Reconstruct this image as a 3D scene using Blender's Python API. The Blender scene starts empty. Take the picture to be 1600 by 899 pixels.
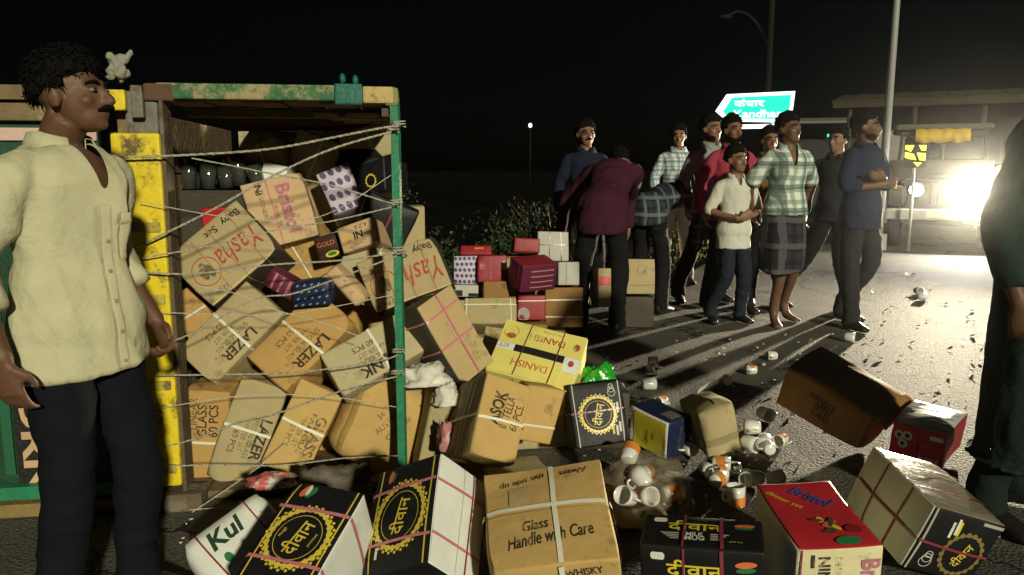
import bpy, bmesh, math, random
import numpy as np
from mathutils import Vector, Matrix, Quaternion, noise

sc = bpy.context.scene
C = sc.collection
R = math.radians
V = Vector

# ------------------------------------------------------------------ camera, night sky, key light, exposure
cam_d = bpy.data.cameras.new('camera')
cam_d.sensor_fit = 'HORIZONTAL'; cam_d.sensor_width = 36.0
cam_d.lens = 1244.0 / 1600.0 * 36.0
cam_d.clip_end = 600.0; cam_d.clip_start = 0.05
cam = bpy.data.objects.new('camera', cam_d); C.objects.link(cam)
cam.location = (0, 0, 1.27)
cam.rotation_euler = (R(90) - math.atan(187.5 / 1244.0), 0, 0)
sc.camera = cam

SUN_EL, SUN_AZ = 18.0, 22.0          # low light from behind the photographer
w = bpy.data.worlds.new('World'); sc.world = w; w.use_nodes = True
nt = w.node_tree; nt.nodes.clear()
sky = nt.nodes.new('ShaderNodeTexSky'); sky.sky_type = 'NISHITA'; sky.sun_disc = False
sky.sun_elevation = R(SUN_EL); sky.sun_rotation = R(180 + SUN_AZ)
bg = nt.nodes.new('ShaderNodeBackground'); bg.inputs['Strength'].default_value = 0.00035
wo = nt.nodes.new('ShaderNodeOutputWorld')
nt.links.new(sky.outputs[0], bg.inputs['Color']); nt.links.new(bg.outputs[0], wo.inputs['Surface'])

sun_d = bpy.data.lights.new('sun', 'SUN'); sun_d.energy = 3.6; sun_d.angle = R(2.2); sun_d.color = (1.0, .95, .70)
sun = bpy.data.objects.new('sun', sun_d); C.objects.link(sun)
_d = V((math.sin(R(-SUN_AZ)) * math.cos(R(SUN_EL)), math.cos(R(-SUN_AZ)) * math.cos(R(SUN_EL)), -math.sin(R(SUN_EL))))
sun.rotation_euler = _d.to_track_quat('-Z', 'Y').to_euler(); sun.location = (0, -3, 4)

sc.view_settings.view_transform = 'Standard'; sc.view_settings.look = 'None'
sc.view_settings.exposure = 0.0; sc.view_settings.gamma = 1.0; sc.view_settings.use_curve_mapping = False
try:
    sc.cycles.use_denoising = True; sc.cycles.denoiser = 'OPENIMAGEDENOISE'
    sc.cycles.max_bounces = 6; sc.cycles.transparent_max_bounces = 8; sc.cycles.sample_clamp_indirect = 3.0
    sc.cycles.volume_bounces = 0
except Exception:
    pass

# ------------------------------------------------------------------ materials
MATS = {}
def M(name, col, rough=.8, var=.12, vs=7.0, bump=.08, bs=60.0, spec=.3, metal=0.0, coat=0.0, emit=None, es=1.0, alpha=1.0, trans=0.0, dirt=None, dsc=3.0, dth=.6):
    """principled material: colour broken up by noise, fine relief, optional worn patches of a second colour"""
    if name in MATS: return MATS[name]
    m = bpy.data.materials.new(name); m.use_nodes = True; n = m.node_tree; L = n.links
    b = n.nodes['Principled BSDF']
    tc = n.nodes.new('ShaderNodeTexCoord')
    nz = n.nodes.new('ShaderNodeTexNoise'); nz.inputs['Scale'].default_value = vs; nz.inputs['Detail'].default_value = 6.0; nz.inputs['Roughness'].default_value = .65
    L.new(tc.outputs['Object'], nz.inputs['Vector'])
    mx = n.nodes.new('ShaderNodeMix'); mx.data_type = 'RGBA'
    lo = [max(0, c * (1 - var * 1.6)) for c in col]; hi = [min(1, c * (1 + var * 1.6)) for c in col]
    mx.inputs['A'].default_value = (*lo, 1); mx.inputs['B'].default_value = (*hi, 1)
    L.new(nz.outputs['Fac'], mx.inputs['Factor'])
    out = mx.outputs['Result']
    if dirt:
        dn = n.nodes.new('ShaderNodeTexNoise'); dn.inputs['Scale'].default_value = dsc; dn.inputs['Detail'].default_value = 9.0; dn.inputs['Roughness'].default_value = .75
        L.new(tc.outputs['Object'], dn.inputs['Vector'])
        rp = n.nodes.new('ShaderNodeValToRGB'); rp.color_ramp.elements[0].position = dth - .04; rp.color_ramp.elements[1].position = dth + .05
        L.new(dn.outputs['Fac'], rp.inputs['Fac'])
        m2 = n.nodes.new('ShaderNodeMix'); m2.data_type = 'RGBA'; m2.inputs['B'].default_value = (*dirt, 1)
        L.new(rp.outputs['Color'], m2.inputs['Factor']); L.new(out, m2.inputs['A']); out = m2.outputs['Result']
    L.new(out, b.inputs['Base Color'])
    b.inputs['Roughness'].default_value = rough; b.inputs['Metallic'].default_value = metal
    b.inputs['Specular IOR Level'].default_value = spec; b.inputs['Coat Weight'].default_value = coat; b.inputs['Coat Roughness'].default_value = .12
    b.inputs['Transmission Weight'].default_value = trans; b.inputs['Alpha'].default_value = alpha
    if emit: b.inputs['Emission Color'].default_value = (*emit, 1); b.inputs['Emission Strength'].default_value = es
    if bump:
        n2 = n.nodes.new('ShaderNodeTexNoise'); n2.inputs['Scale'].default_value = bs; n2.inputs['Detail'].default_value = 5.0
        L.new(tc.outputs['Object'], n2.inputs['Vector'])
        bp = n.nodes.new('ShaderNodeBump'); bp.inputs['Strength'].default_value = bump; bp.inputs['Distance'].default_value = .02
        L.new(n2.outputs['Fac'], bp.inputs['Height']); L.new(bp.outputs['Normal'], b.inputs['Normal'])
    MATS[name] = m
    return m

def plaid(name, base, c2, c3, p=.055, w2=.35, w3=.8, rough=.85):
    """woven check: stripes in both directions over a base colour"""
    if name in MATS: return MATS[name]
    m = bpy.data.materials.new(name); m.use_nodes = True; n = m.node_tree; L = n.links
    b = n.nodes['Principled BSDF']; b.inputs['Roughness'].default_value = rough; b.inputs['Specular IOR Level'].default_value = .15
    tc = n.nodes.new('ShaderNodeTexCoord'); sp = n.nodes.new('ShaderNodeSeparateXYZ')
    nz = n.nodes.new('ShaderNodeTexNoise'); nz.inputs['Scale'].default_value = 6.0
    L.new(tc.outputs['Object'], nz.inputs['Vector'])
    mv = n.nodes.new('ShaderNodeMix'); mv.data_type = 'VECTOR'; mv.inputs['Factor'].default_value = .03
    L.new(tc.outputs['Object'], mv.inputs['A']); L.new(nz.outputs['Color'], mv.inputs['B'])
    L.new(mv.outputs['Result'], sp.inputs[0])
    def math_(op, a, v):
        q = n.nodes.new('ShaderNodeMath'); q.operation = op
        if a is not None: L.new(a, q.inputs[0])
        if isinstance(v, (int, float)): q.inputs[1].default_value = v
        elif v is not None: L.new(v, q.inputs[1])
        return q.outputs[0]
    def stripe(sock, per, th):
        return math_('GREATER_THAN', math_('SINE', math_('MULTIPLY', sock, 2 * math.pi / per), 0), th)
    xy = math_('ADD', sp.outputs['X'], math_('MULTIPLY', sp.outputs['Y'], .8))
    def mix(f, a, bcol):
        q = n.nodes.new('ShaderNodeMix'); q.data_type = 'RGBA'; L.new(f, q.inputs['Factor'])
        if hasattr(a, 'links'): L.new(a, q.inputs['A'])
        else: q.inputs['A'].default_value = (*a, 1)
        q.inputs['B'].default_value = (*bcol, 1); return q.outputs['Result']
    hf = math_('MULTIPLY', stripe(xy, p, w2), .62); vf = math_('MULTIPLY', stripe(sp.outputs['Z'], p, w2), .62)
    col = mix(vf, mix(hf, base, c2), c2)
    col = mix(math_('MULTIPLY', stripe(xy, p * 2, w3), .7), col, c3); col = mix(math_('MULTIPLY', stripe(sp.outputs['Z'], p * 2, w3), .7), col, c3)
    L.new(col, b.inputs['Base Color'])
    n2 = n.nodes.new('ShaderNodeTexNoise'); n2.inputs['Scale'].default_value = 14.0; L.new(tc.outputs['Object'], n2.inputs['Vector'])
    bp = n.nodes.new('ShaderNodeBump'); bp.inputs['Strength'].default_value = .35; bp.inputs['Distance'].default_value = .02
    L.new(n2.outputs['Fac'], bp.inputs['Height']); L.new(bp.outputs['Normal'], b.inputs['Normal'])
    MATS[name] = m
    return m

def cardboard(name, col, rough=.78, wet=.0):
    """kraft board: blotches, faint flute lines, scuffs"""
    if name in MATS: return MATS[name]
    m = M(name, col, rough=rough, var=.14, vs=5, bump=0, spec=.25 + wet, dirt=[c * .5 for c in col], dsc=5.5, dth=.61)
    n = m.node_tree; L = n.links; b = n.nodes['Principled BSDF']
    tc = n.nodes.new('ShaderNodeTexCoord')
    wv = n.nodes.new('ShaderNodeTexWave'); wv.inputs['Scale'].default_value = 80.0; wv.inputs['Distortion'].default_value = .6
    wv.bands_direction = 'X'
    nz = n.nodes.new('ShaderNodeTexNoise'); nz.inputs['Scale'].default_value = 22.0; nz.inputs['Detail'].default_value = 7.0
    L.new(tc.outputs['Object'], wv.inputs['Vector']); L.new(tc.outputs['Object'], nz.inputs['Vector'])
    ad = n.nodes.new('ShaderNodeMath'); ad.operation = 'MULTIPLY_ADD'; ad.inputs[1].default_value = .05
    L.new(wv.outputs['Fac'], ad.inputs[0]); L.new(nz.outputs['Fac'], ad.inputs[2])
    bp = n.nodes.new('ShaderNodeBump'); bp.inputs['Strength'].default_value = .22; bp.inputs['Distance'].default_value = .02
    L.new(ad.outputs[0], bp.inputs['Height']); L.new(bp.outputs['Normal'], b.inputs['Normal'])
    return m

KHAKI = cardboard('khaki_board', (.38, .30, .155))
GREYK = cardboard('grey_board', (.40, .345, .20))
GOLD = cardboard('golden_board', (.46, .305, .11))
AMBER = cardboard('amber_board', (.42, .255, .085))
TAN = cardboard('tan_board', (.42, .31, .15))
PINKT = cardboard('pinkish_board', (.50, .34, .19))
BROWN = cardboard('brown_board', (.25, .135, .045))
CREAM = cardboard('cream_board', (.62, .56, .34))
DRAB = cardboard('drab_board', (.36, .295, .155))
BLACK = M('black_gloss_board', (.009, .009, .010), rough=.5, bump=.08, bs=30, spec=.22, dirt=(.03, .03, .03), dth=.66)
WHITE = M('white_board', (.66, .67, .62), rough=.7, bump=.06, bs=30, dirt=(.42, .42, .38), dth=.68)
REDB = M('red_board', (.42, .022, .030), rough=.45, bump=.06, bs=25, dirt=(.2, .012, .016), dth=.66)
DKRED = M('dark_red_board', (.20, .016, .022), rough=.5, bump=.06, bs=25)
MAROON = M('maroon_board', (.10, .012, .035), rough=.5, bump=.06, bs=25)
PURPLE = M('purple_print', (.055, .03, .10), rough=.5, bump=0)
NAVY = M('navy_board', (.012, .018, .05), rough=.4, bump=.06, bs=25)
YELL = M('yellow_print', (.62, .50, .04), rough=.5, bump=.04)
LEMON = M('pale_yellow_board', (.68, .60, .16), rough=.5, bump=.06, bs=25)
LILAC = M('lilac_board', (.42, .38, .48), rough=.5, bump=.05)
GREYS = M('silver_film', (.42, .43, .44), rough=.25, bump=.25, bs=14, spec=.6, coat=.4)
GOLDINK = M('gold_ink', (.62, .47, .06), rough=.4, var=.3, vs=60, bump=0, spec=.5)
BLACKINK = M('black_ink', (.035, .026, .018), rough=.8, var=.4, vs=40, bump=0)
FADEINK = M('faded_ink', (.14, .10, .05), rough=.85, var=.4, vs=40, bump=0)
REDINK = M('red_ink', (.40, .05, .04), rough=.7, var=.25, vs=40, bump=0)
PINKINK = M('pink_ink', (.42, .14, .20), rough=.7, var=.25, vs=40, bump=0)
WHITEINK = M('white_ink', (.62, .62, .58), rough=.6, bump=0)
GREENINK = M('green_ink', (.02, .16, .05), rough=.6, bump=0)
ORANGEINK = M('orange_ink', (.60, .15, .05), rough=.6, bump=0)
BLUEINK = M('blue_ink', (.06, .06, .22), rough=.6, bump=0)
def wear(m, th=.40, sc=30.0):
    """rub holes into printed ink"""
    n = m.node_tree; L = n.links; b = n.nodes['Principled BSDF']; tc = n.nodes.new('ShaderNodeTexCoord')
    a = n.nodes.new('ShaderNodeTexNoise'); a.inputs['Scale'].default_value = sc; a.inputs['Detail'].default_value = 8.0; a.inputs['Roughness'].default_value = .8
    L.new(tc.outputs['Object'], a.inputs['Vector'])
    r = n.nodes.new('ShaderNodeValToRGB'); r.color_ramp.elements[0].position = th - .05; r.color_ramp.elements[1].position = th + .06; r.color_ramp.elements[0].color = (.12, .12, .12, 1)
    L.new(a.outputs['Fac'], r.inputs['Fac']); L.new(r.outputs['Color'], b.inputs['Alpha'])
for _m, _t in ((BLACKINK, .43), (FADEINK, .48), (REDINK, .45), (PINKINK, .45), (WHITEINK, .36), (GOLDINK, .36), (ORANGEINK, .4), (BLUEINK, .4)): wear(_m, _t)
STRAPW = M('white_strap', (.66, .64, .52), rough=.35, var=.08, bump=.1, bs=90, spec=.5)
STRAPP = M('pink_strap', (.50, .16, .20), rough=.3, var=.15, bump=.1, bs=90, spec=.6)
STRAPR = M('dark_red_strap', (.22, .035, .05), rough=.3, var=.15, bump=.1, bs=90, spec=.6)
TAPE = M('parcel_tape', (.30, .19, .06), rough=.2, var=.12, bump=.1, bs=25, spec=.6, coat=.3)

# ------------------------------------------------------------------ object helpers
def link(o, parent=None):
    C.objects.link(o)
    if parent is not None: o.parent = parent
    return o
def tag(o, label=None, cat=None, group=None, kind=None):
    if label: o['label'] = label
    if cat: o['category'] = cat
    if group: o['group'] = group
    if kind: o['kind'] = kind
    return o
def mesh(name, vs, fs, mat, parent=None, smooth=False, loc=None):
    me = bpy.data.meshes.new(name); me.from_pydata([tuple(v) for v in vs], [], [tuple(f) for f in fs]); me.update()
    if smooth: me.polygons.foreach_set('use_smooth', [True] * len(me.polygons))
    if mat: me.materials.append(mat)
    o = bpy.data.objects.new(name, me); link(o, parent)
    if loc is not None: o.location = loc
    return o
def empty(name, loc=(0, 0, 0), rz=0, parent=None):
    o = bpy.data.objects.new(name, None); link(o, parent); o.location = loc; o.rotation_euler = (0, 0, rz); o.empty_display_size = .1
    return o

class B:
    """collects shapes into one mesh"""
    def __init__(s): s.v = []; s.f = []
    def add(s, vs, fs):
        o = len(s.v); s.v += [V(v) for v in vs]; s.f += [tuple(i + o for i in f) for f in fs]; return s
    def box(s, c, d, rot=None, bev=.0):
        hx, hy, hz = d[0] / 2, d[1] / 2, d[2] / 2; c = V(c)
        bm = bmesh.new(); bmesh.ops.create_cube(bm, size=1.0)
        for v in bm.verts: v.co = V((v.co.x * d[0], v.co.y * d[1], v.co.z * d[2]))
        if bev: bmesh.ops.bevel(bm, geom=bm.edges[:], offset=min(bev, .45 * min(d)), segments=2, affect='EDGES', profile=.6)
        bm.verts.index_update()
        vs = [(rot @ v.co if rot else v.co) + c for v in bm.verts]
        s.add(vs, [[v.index for v in f.verts] for f in bm.faces]); bm.free(); return s
    def tube(s, pts, rads, n=10, cap=True, side=None, sub=0):
        pts = [V(p) for p in pts]
        rads = [(r, r) if not hasattr(r, '__len__') else tuple(r) for r in (rads if hasattr(rads, '__len__') else [rads] * len(pts))]
        if sub:
            P, Q = [], []
            for i in range(len(pts) - 1):
                p0 = pts[max(0, i - 1)]; p1 = pts[i]; p2 = pts[i + 1]; p3 = pts[min(len(pts) - 1, i + 2)]
                for k in range(sub):
                    t = k / sub
                    P.append(.5 * ((2 * p1) + (p2 - p0) * t + (2 * p0 - 5 * p1 + 4 * p2 - p3) * t * t + (3 * p1 - p0 - 3 * p2 + p3) * t ** 3))
                    tt = t * t * (3 - 2 * t); Q.append(tuple(rads[i][j] * (1 - tt) + rads[i + 1][j] * tt for j in (0, 1)))
            P.append(pts[-1]); Q.append(rads[-1]); pts, rads = P, Q
        o = len(s.v); prev = None
        for i, p in enumerate(pts):
            t = (pts[min(i + 1, len(pts) - 1)] - pts[max(i - 1, 0)]).normalized()
            if side is not None: a = V(side) - t * V(side).dot(t)
            elif prev is not None: a = prev - t * prev.dot(t)
            else:
                a = V((1, 0, 0)) if abs(t.x) < .8 else V((0, 1, 0)); a = a - t * a.dot(t)
            a.normalize(); b = t.cross(a); prev = a
            for k in range(n):
                an = 2 * math.pi * k / n
                s.v.append(p + a * math.cos(an) * rads[i][0] + b * math.sin(an) * rads[i][1])
        m = len(pts)
        for i in range(m - 1):
            for k in range(n):
                s.f.append((o + i * n + k, o + i * n + (k + 1) % n, o + (i + 1) * n + (k + 1) % n, o + (i + 1) * n + k))
        if cap:
            s.f.append(tuple(o + k for k in reversed(range(n)))); s.f.append(tuple(o + (m - 1) * n + k for k in range(n)))
        return s
    def ell(s, c, r, rot=None, seg=16, ring=10):
        c = V(c); vs = []; fs = []
        for i in range(ring + 1):
            th = math.pi * i / ring
            for k in range(seg):
                ph = 2 * math.pi * k / seg
                q = V((r[0] * math.sin(th) * math.cos(ph), r[1] * math.sin(th) * math.sin(ph), r[2] * math.cos(th)))
                vs.append((rot @ q if rot else q) + c)
        for i in range(ring):
            for k in range(seg):
                fs.append((i * seg + k, (i + 1) * seg + k, (i + 1) * seg + (k + 1) % seg, i * seg + (k + 1) % seg))
        return s.add(vs, fs)
    def lathe(s, prof, c=(0, 0, 0), n=18):
        c = V(c); o = len(s.v)
        for r, z in prof:
            for k in range(n):
                a = 2 * math.pi * k / n; s.v.append(c + V((r * math.cos(a), r * math.sin(a), z)))
        for i in range(len(prof) - 1):
            for k in range(n): s.f.append((o + i * n + k, o + i * n + (k + 1) % n, o + (i + 1) * n + (k + 1) % n, o + (i + 1) * n + k))
        return s
    def prism(s, poly, y0, y1):
        """outline in x,z extruded along y"""
        n = len(poly); o = len(s.v)
        s.v += [V((x, y0, z)) for x, z in poly] + [V((x, y1, z)) for x, z in poly]
        s.f += [tuple(o + i for i in range(n)), tuple(o + n + i for i in reversed(range(n)))]
        s.f += [(o + i, o + n + i, o + n + (i + 1) % n, o + (i + 1) % n) for i in range(n)]
        return s
    def build(s, name, mat, parent=None, smooth=False, loc=None): return mesh(name, s.v, s.f, mat, parent, smooth, loc)

def clean(o, dist=.0005):
    bm = bmesh.new(); bm.from_mesh(o.data); bmesh.ops.remove_doubles(bm, verts=bm.verts, dist=dist); bmesh.ops.recalc_face_normals(bm, faces=bm.faces)
    bm.to_mesh(o.data); bm.free(); o.data.update(); return o

# lettering -> mesh
_FONT = {}
def glyphs(txt, bold=0.0, shear=0.0):
    k = (txt, bold, shear)
    if k not in _FONT:
        cu = bpy.data.curves.new('lettering_curve', 'FONT'); cu.body = txt; cu.size = 1.0; cu.resolution_u = 3; cu.offset = bold; cu.shear = shear
        cu.align_x = 'CENTER'; cu.align_y = 'CENTER'; cu.space_line = .95
        ob = bpy.data.objects.new('lettering_curve', cu); C.objects.link(ob)
        dg = bpy.context.evaluated_depsgraph_get(); me = bpy.data.meshes.new_from_object(ob.evaluated_get(dg))
        vs = np.array([tuple(v.co)[:2] for v in me.vertices]) if len(me.vertices) else np.zeros((1, 2)); fs = [tuple(p.vertices) for p in me.polygons]
        lo, hi = vs.min(0), vs.max(0); vs = vs - (lo + hi) / 2
        _FONT[k] = (vs, fs, hi - lo)
        bpy.data.objects.remove(ob); bpy.data.meshes.remove(me); bpy.data.curves.remove(cu)
    return _FONT[k]

# ------------------------------------------------------------------ cartons
FACES = {'F': ((1, 0, 0), (0, 0, 1), (0, -1, 0)), 'K': ((-1, 0, 0), (0, 0, 1), (0, 1, 0)), 'T': ((1, 0, 0), (0, 1, 0), (0, 0, 1)),
         'D': ((1, 0, 0), (0, -1, 0), (0, 0, -1)), 'L': ((0, -1, 0), (0, 0, 1), (-1, 0, 0)), 'R': ((0, 1, 0), (0, 0, 1), (1, 0, 0))}
class Carton:
    def __init__(s, name, label, spec, mat, cat='box', group=None, bulge=.004, dent=.006, seed=0, rr=.005, mats=None, n=11, film=False):
        c, q, d = spec
        s.d = V(d); s.h = s.d / 2; s.bulge = bulge; s.dent = dent; s.seed = V((seed * 7.31, seed * 3.7, seed * 1.9)); s.rr = rr
        rc_ = random.Random(seed * 13 + 5); k_ = min(d) * .55
        s.crush = [(V([rc_.choice((-1, 1)) * h_ for h_ in s.h]), rc_.uniform(.35, .8) * k_, rc_.uniform(.03, .10)) for _ in range(2)] if dent > .0025 and min(d) > .16 else []
        idx = {}; vs = []; fs = []; fm = []
        mm = [mat]; order = {}
        for k, m_ in (mats or {}).items():
            if m_ not in mm: mm.append(m_)
            order[k] = mm.index(m_)
        def grid(hh):
            e = min(.45, 1.6 * rr / hh)
            return [-1] + [-1 + e + (2 - 2 * e) * i / (n - 2) for i in range(n - 1)] + [1]
        for k, (u, v, nn) in FACES.items():
            u, v, nn = V(u), V(v), V(nn)
            gu = grid(abs(s.h.dot(u))); gv = grid(abs(s.h.dot(v)))
            ids = {}
            for i, a in enumerate(gu):
                for j, b in enumerate(gv):
                    p = s.point(k, a, b, 0.0)
                    key = tuple(round(x, 6) for x in (u * a + v * b + nn))
                    if key not in idx: idx[key] = len(vs); vs.append(p)
                    ids[i, j] = idx[key]
            for i in range(len(gu) - 1):
                for j in range(len(gv) - 1):
                    fs.append((ids[i, j], ids[i + 1, j], ids[i + 1, j + 1], ids[i, j + 1])); fm.append(order.get(k, 0))
        me = bpy.data.meshes.new(name); me.from_pydata([tuple(v) for v in vs], [], fs); me.update()
        for m_ in mm: me.materials.append(m_)
        me.polygons.foreach_set('material_index', fm); me.polygons.foreach_set('use_smooth', [True] * len(fs))
        s.o = bpy.data.objects.new(name, me); link(s.o)
        s.o.location = c; s.o.rotation_mode = 'QUATERNION'; s.o.rotation_quaternion = q
        tag(s.o, label, cat, group)
    def size(s, face):
        u, v, nn = FACES[face]; return abs(s.d.dot(V(u))), abs(s.d.dot(V(v)))
    def point(s, face, a, b, eps):
        u, v, nn = (V(x) for x in FACES[face])
        hx = V((s.h.x, s.h.y, s.h.z)); r = s.rr
        raw = u * a + v * b + nn; p = V((raw.x * hx.x, raw.y * hx.y, raw.z * hx.z))
        q = V((max(-hx.x + r, min(hx.x - r, p.x)), max(-hx.y + r, min(hx.y - r, p.y)), max(-hx.z + r, min(hx.z - r, p.z))))
        dv = p - q; L = dv.length
        p = q + dv * (r / L) if L > 1e-9 else p
        ca, cb = max(-1, min(1, a)), max(-1, min(1, b))
        w_ = (1 - ca * ca) * (1 - cb * cb)
        off = s.bulge * w_ + s.dent * 1.5 * noise.noise(p * 6 + s.seed) * min(1, 3 * w_)
        p = p + nn * (off + eps)
        for c_, r_, a_ in s.crush:
            q_ = (p - c_).length
            if q_ < r_: p = p.lerp(V((0, 0, 0)), a_ * (1 - q_ / r_) ** 2)
        if s.dent: p = p + s.dent * 2.0 * V((noise.noise(p * 3.3 + s.seed), noise.noise(p * 3.1 + s.seed + V((9, 0, 0))), noise.noise(p * 3.5 + s.seed + V((0, 9, 0)))))
        return p
    def decal(s, face, vs2, fs, mat, name='print', eps=.0022):
        U, W = s.size(face)
        vs = [s.point(face, 2 * x / U, 2 * y / W, eps) for x, y in vs2]
        return mesh(name, vs, fs, mat, s.o)
    def text(s, face, txt, x, y, hgt, rot=0, mat=None, bold=.0, shear=0., width=None, eps=.0026, name='lettering'):
        """x,y: centre in -1..1 of the face; hgt: cap height in metres; width: fit the line to that length"""
        vs, fs, ext = glyphs(txt, bold, shear)
        if not len(fs): return
        U, W = s.size(face); sy = hgt / ext[1]; sx = (width / ext[0]) if width else sy
        c_, s_ = math.cos(R(rot)), math.sin(R(rot))
        v2 = [(x * U / 2 + c_ * a * sx - s_ * b * sy, y * W / 2 + s_ * a * sx + c_ * b * sy) for a, b in vs]
        return s.decal(face, v2, fs, mat or BLACKINK, name, eps)
    def rect(s, face, x0, y0, x1, y1, mat, name='print', eps=.0018, n=8):
        U, W = s.size(face); vs = []; fs = []
        for i in range(n + 1):
            for j in range(n + 1): vs.append(((x0 + (x1 - x0) * i / n) * U / 2, (y0 + (y1 - y0) * j / n) * W / 2))
        for i in range(n):
            for j in range(n): fs.append((i * (n + 1) + j, (i + 1) * (n + 1) + j, (i + 1) * (n + 1) + j + 1, i * (n + 1) + j + 1))
        return s.decal(face, vs, fs, mat, name, eps)
    def poly(s, face, pts, mat, name='print', eps=.0024):
        return s.decal(face, pts, [tuple(range(len(pts)))], mat, name, eps)
    def ring(s, face, x, y, r0, r1, mat, sc=0., k=0, ax=1., ay=1., name='print', eps=.0024, n=120):
        U, W = s.size(face); vs = []; fs = []
        for i in range(n):
            a = 2 * math.pi * i / n; ro = r1 * (1 + sc * abs(math.sin(k * a))); ri = r0 * (1 + .4 * sc * abs(math.cos(k * a)))
            vs += [(x * U / 2 + ax * ro * math.cos(a), y * W / 2 + ay * ro * math.sin(a)), (x * U / 2 + ax * ri * math.cos(a), y * W / 2 + ay * ri * math.sin(a))]
        for i in range(n): j = (i + 1) % n; fs.append((2 * i, 2 * j, 2 * j + 1, 2 * i + 1))
        return s.decal(face, vs, fs, mat, name, eps)
    def disc(s, face, x, y, rx, ry, mat, name='print', eps=.0024, n=20, rot=0):
        U, W = s.size(face); c_, s_ = math.cos(R(rot)), math.sin(R(rot)); p = []
        for i in range(n):
            a = 2 * math.pi * i / n; q = (rx * math.cos(a), ry * math.sin(a)); p.append((x * U / 2 + c_ * q[0] - s_ * q[1], y * W / 2 + s_ * q[0] + c_ * q[1]))
        return s.poly(face, p, mat, name, eps)
    def strap(s, axis, pos, mat, wd=.012, eps=.004, faces=None):
        """band round the box, square to an axis, at pos (-1..1)"""
        loop = {'x': 'FTKD', 'z': 'FRKL', 'y': 'TRDL'}[axis]; vs = []; 
        ln = {'x': s.d.x, 'y': s.d.y, 'z': s.d.z}[axis]; hw = wd / ln
        for f in loop:
            u, v, nn = FACES[f]
            ai = 'xyz'.index(axis)
            alongu = abs(u[ai]) > .5
            sg = u[ai] if alongu else v[ai]
            wob = .02 * math.sin(s.seed.x + pos * 5)
            for i in range(13):
                t = -1 + 2 * i / 12
                # travel direction round the loop
                if axis == 'x': t2 = t if f in 'FTKD' else t
                else: t2 = t
                row = []
                for e in (-hw, hw):
                    c_ = (pos + e + wob * t) * sg
                    a, b = (c_, t2) if alongu else (t2, c_)
                    row.append(s.point(f, a, b, eps))
                vs.append((f, row))
        bb = B()
        for f in loop:
            rows = [r for g, r in vs if g == f]
            vv = [p for r in rows for p in r]; ff = [(2 * i, 2 * i + 1, 2 * i + 3, 2 * i + 2) for i in range(len(rows) - 1)]
            bb.add(vv, ff)
        return bb.build('strap', mat, s.o, True)
    def flaps(s, face, mat, axis='u', gap=.004, eps=.003, lift=0.0):
        """two closing flaps with the slit between them"""
        U, W = s.size(face)
        for sg in (-1, 1):
            g = gap / (U if axis == 'v' else W)
            n = 8; vs = []; fs = []
            for i in range(n + 1):
                for j in range(n + 1):
                    a = -0.985 + 1.97 * i / n; b = g + (.985 - g) * j / n
                    p = (a, sg * b) if axis == 'u' else (sg * b, a)
                    vs.append(s.point(face, p[0], p[1], eps + lift * (1 - j / n)))
            for i in range(n):
                for j in range(n): fs.append((i * (n + 1) + j, (i + 1) * (n + 1) + j, (i + 1) * (n + 1) + j + 1, i * (n + 1) + j + 1))
            o = mesh('flap', vs, fs, mat, s.o, True)
    def open_flap(s, pts, mat, name='flap'):
        """board flap standing open; four corners in box coordinates"""
        a, b_, c_, d_ = [V(q) for q in pts]; n = 6; vs = []; fs = []; nn = (b_ - a).cross(d_ - a).normalized()
        for i in range(n + 1):
            for j in range(n + 1):
                u, v = i / n, j / n; q = (a.lerp(b_, u)).lerp(d_.lerp(c_, u), v); vs.append(q + nn * (.018 * v * noise.noise(q * 14 + s.seed) + .012 * v * v))
        for i in range(n):
            for j in range(n): fs.append((i * (n + 1) + j, (i + 1) * (n + 1) + j, (i + 1) * (n + 1) + j + 1, i * (n + 1) + j + 1))
        o = mesh(name, vs, fs, mat, s.o, True); o.modifiers.new('t', 'SOLIDIFY').thickness = .004; return o
    def tape(s, face, axis='u', pos=0., wd=.05, mat=None, eps=.0045):
        U, W = s.size(face)
        if axis == 'u': return s.rect(face, -.99, pos - wd / W, .99, pos + wd / W, mat or TAPE, 'tape', eps, 10)
        return s.rect(face, pos - wd / U, -.99, pos + wd / U, .99, mat or TAPE, 'tape', eps, 10)
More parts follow.
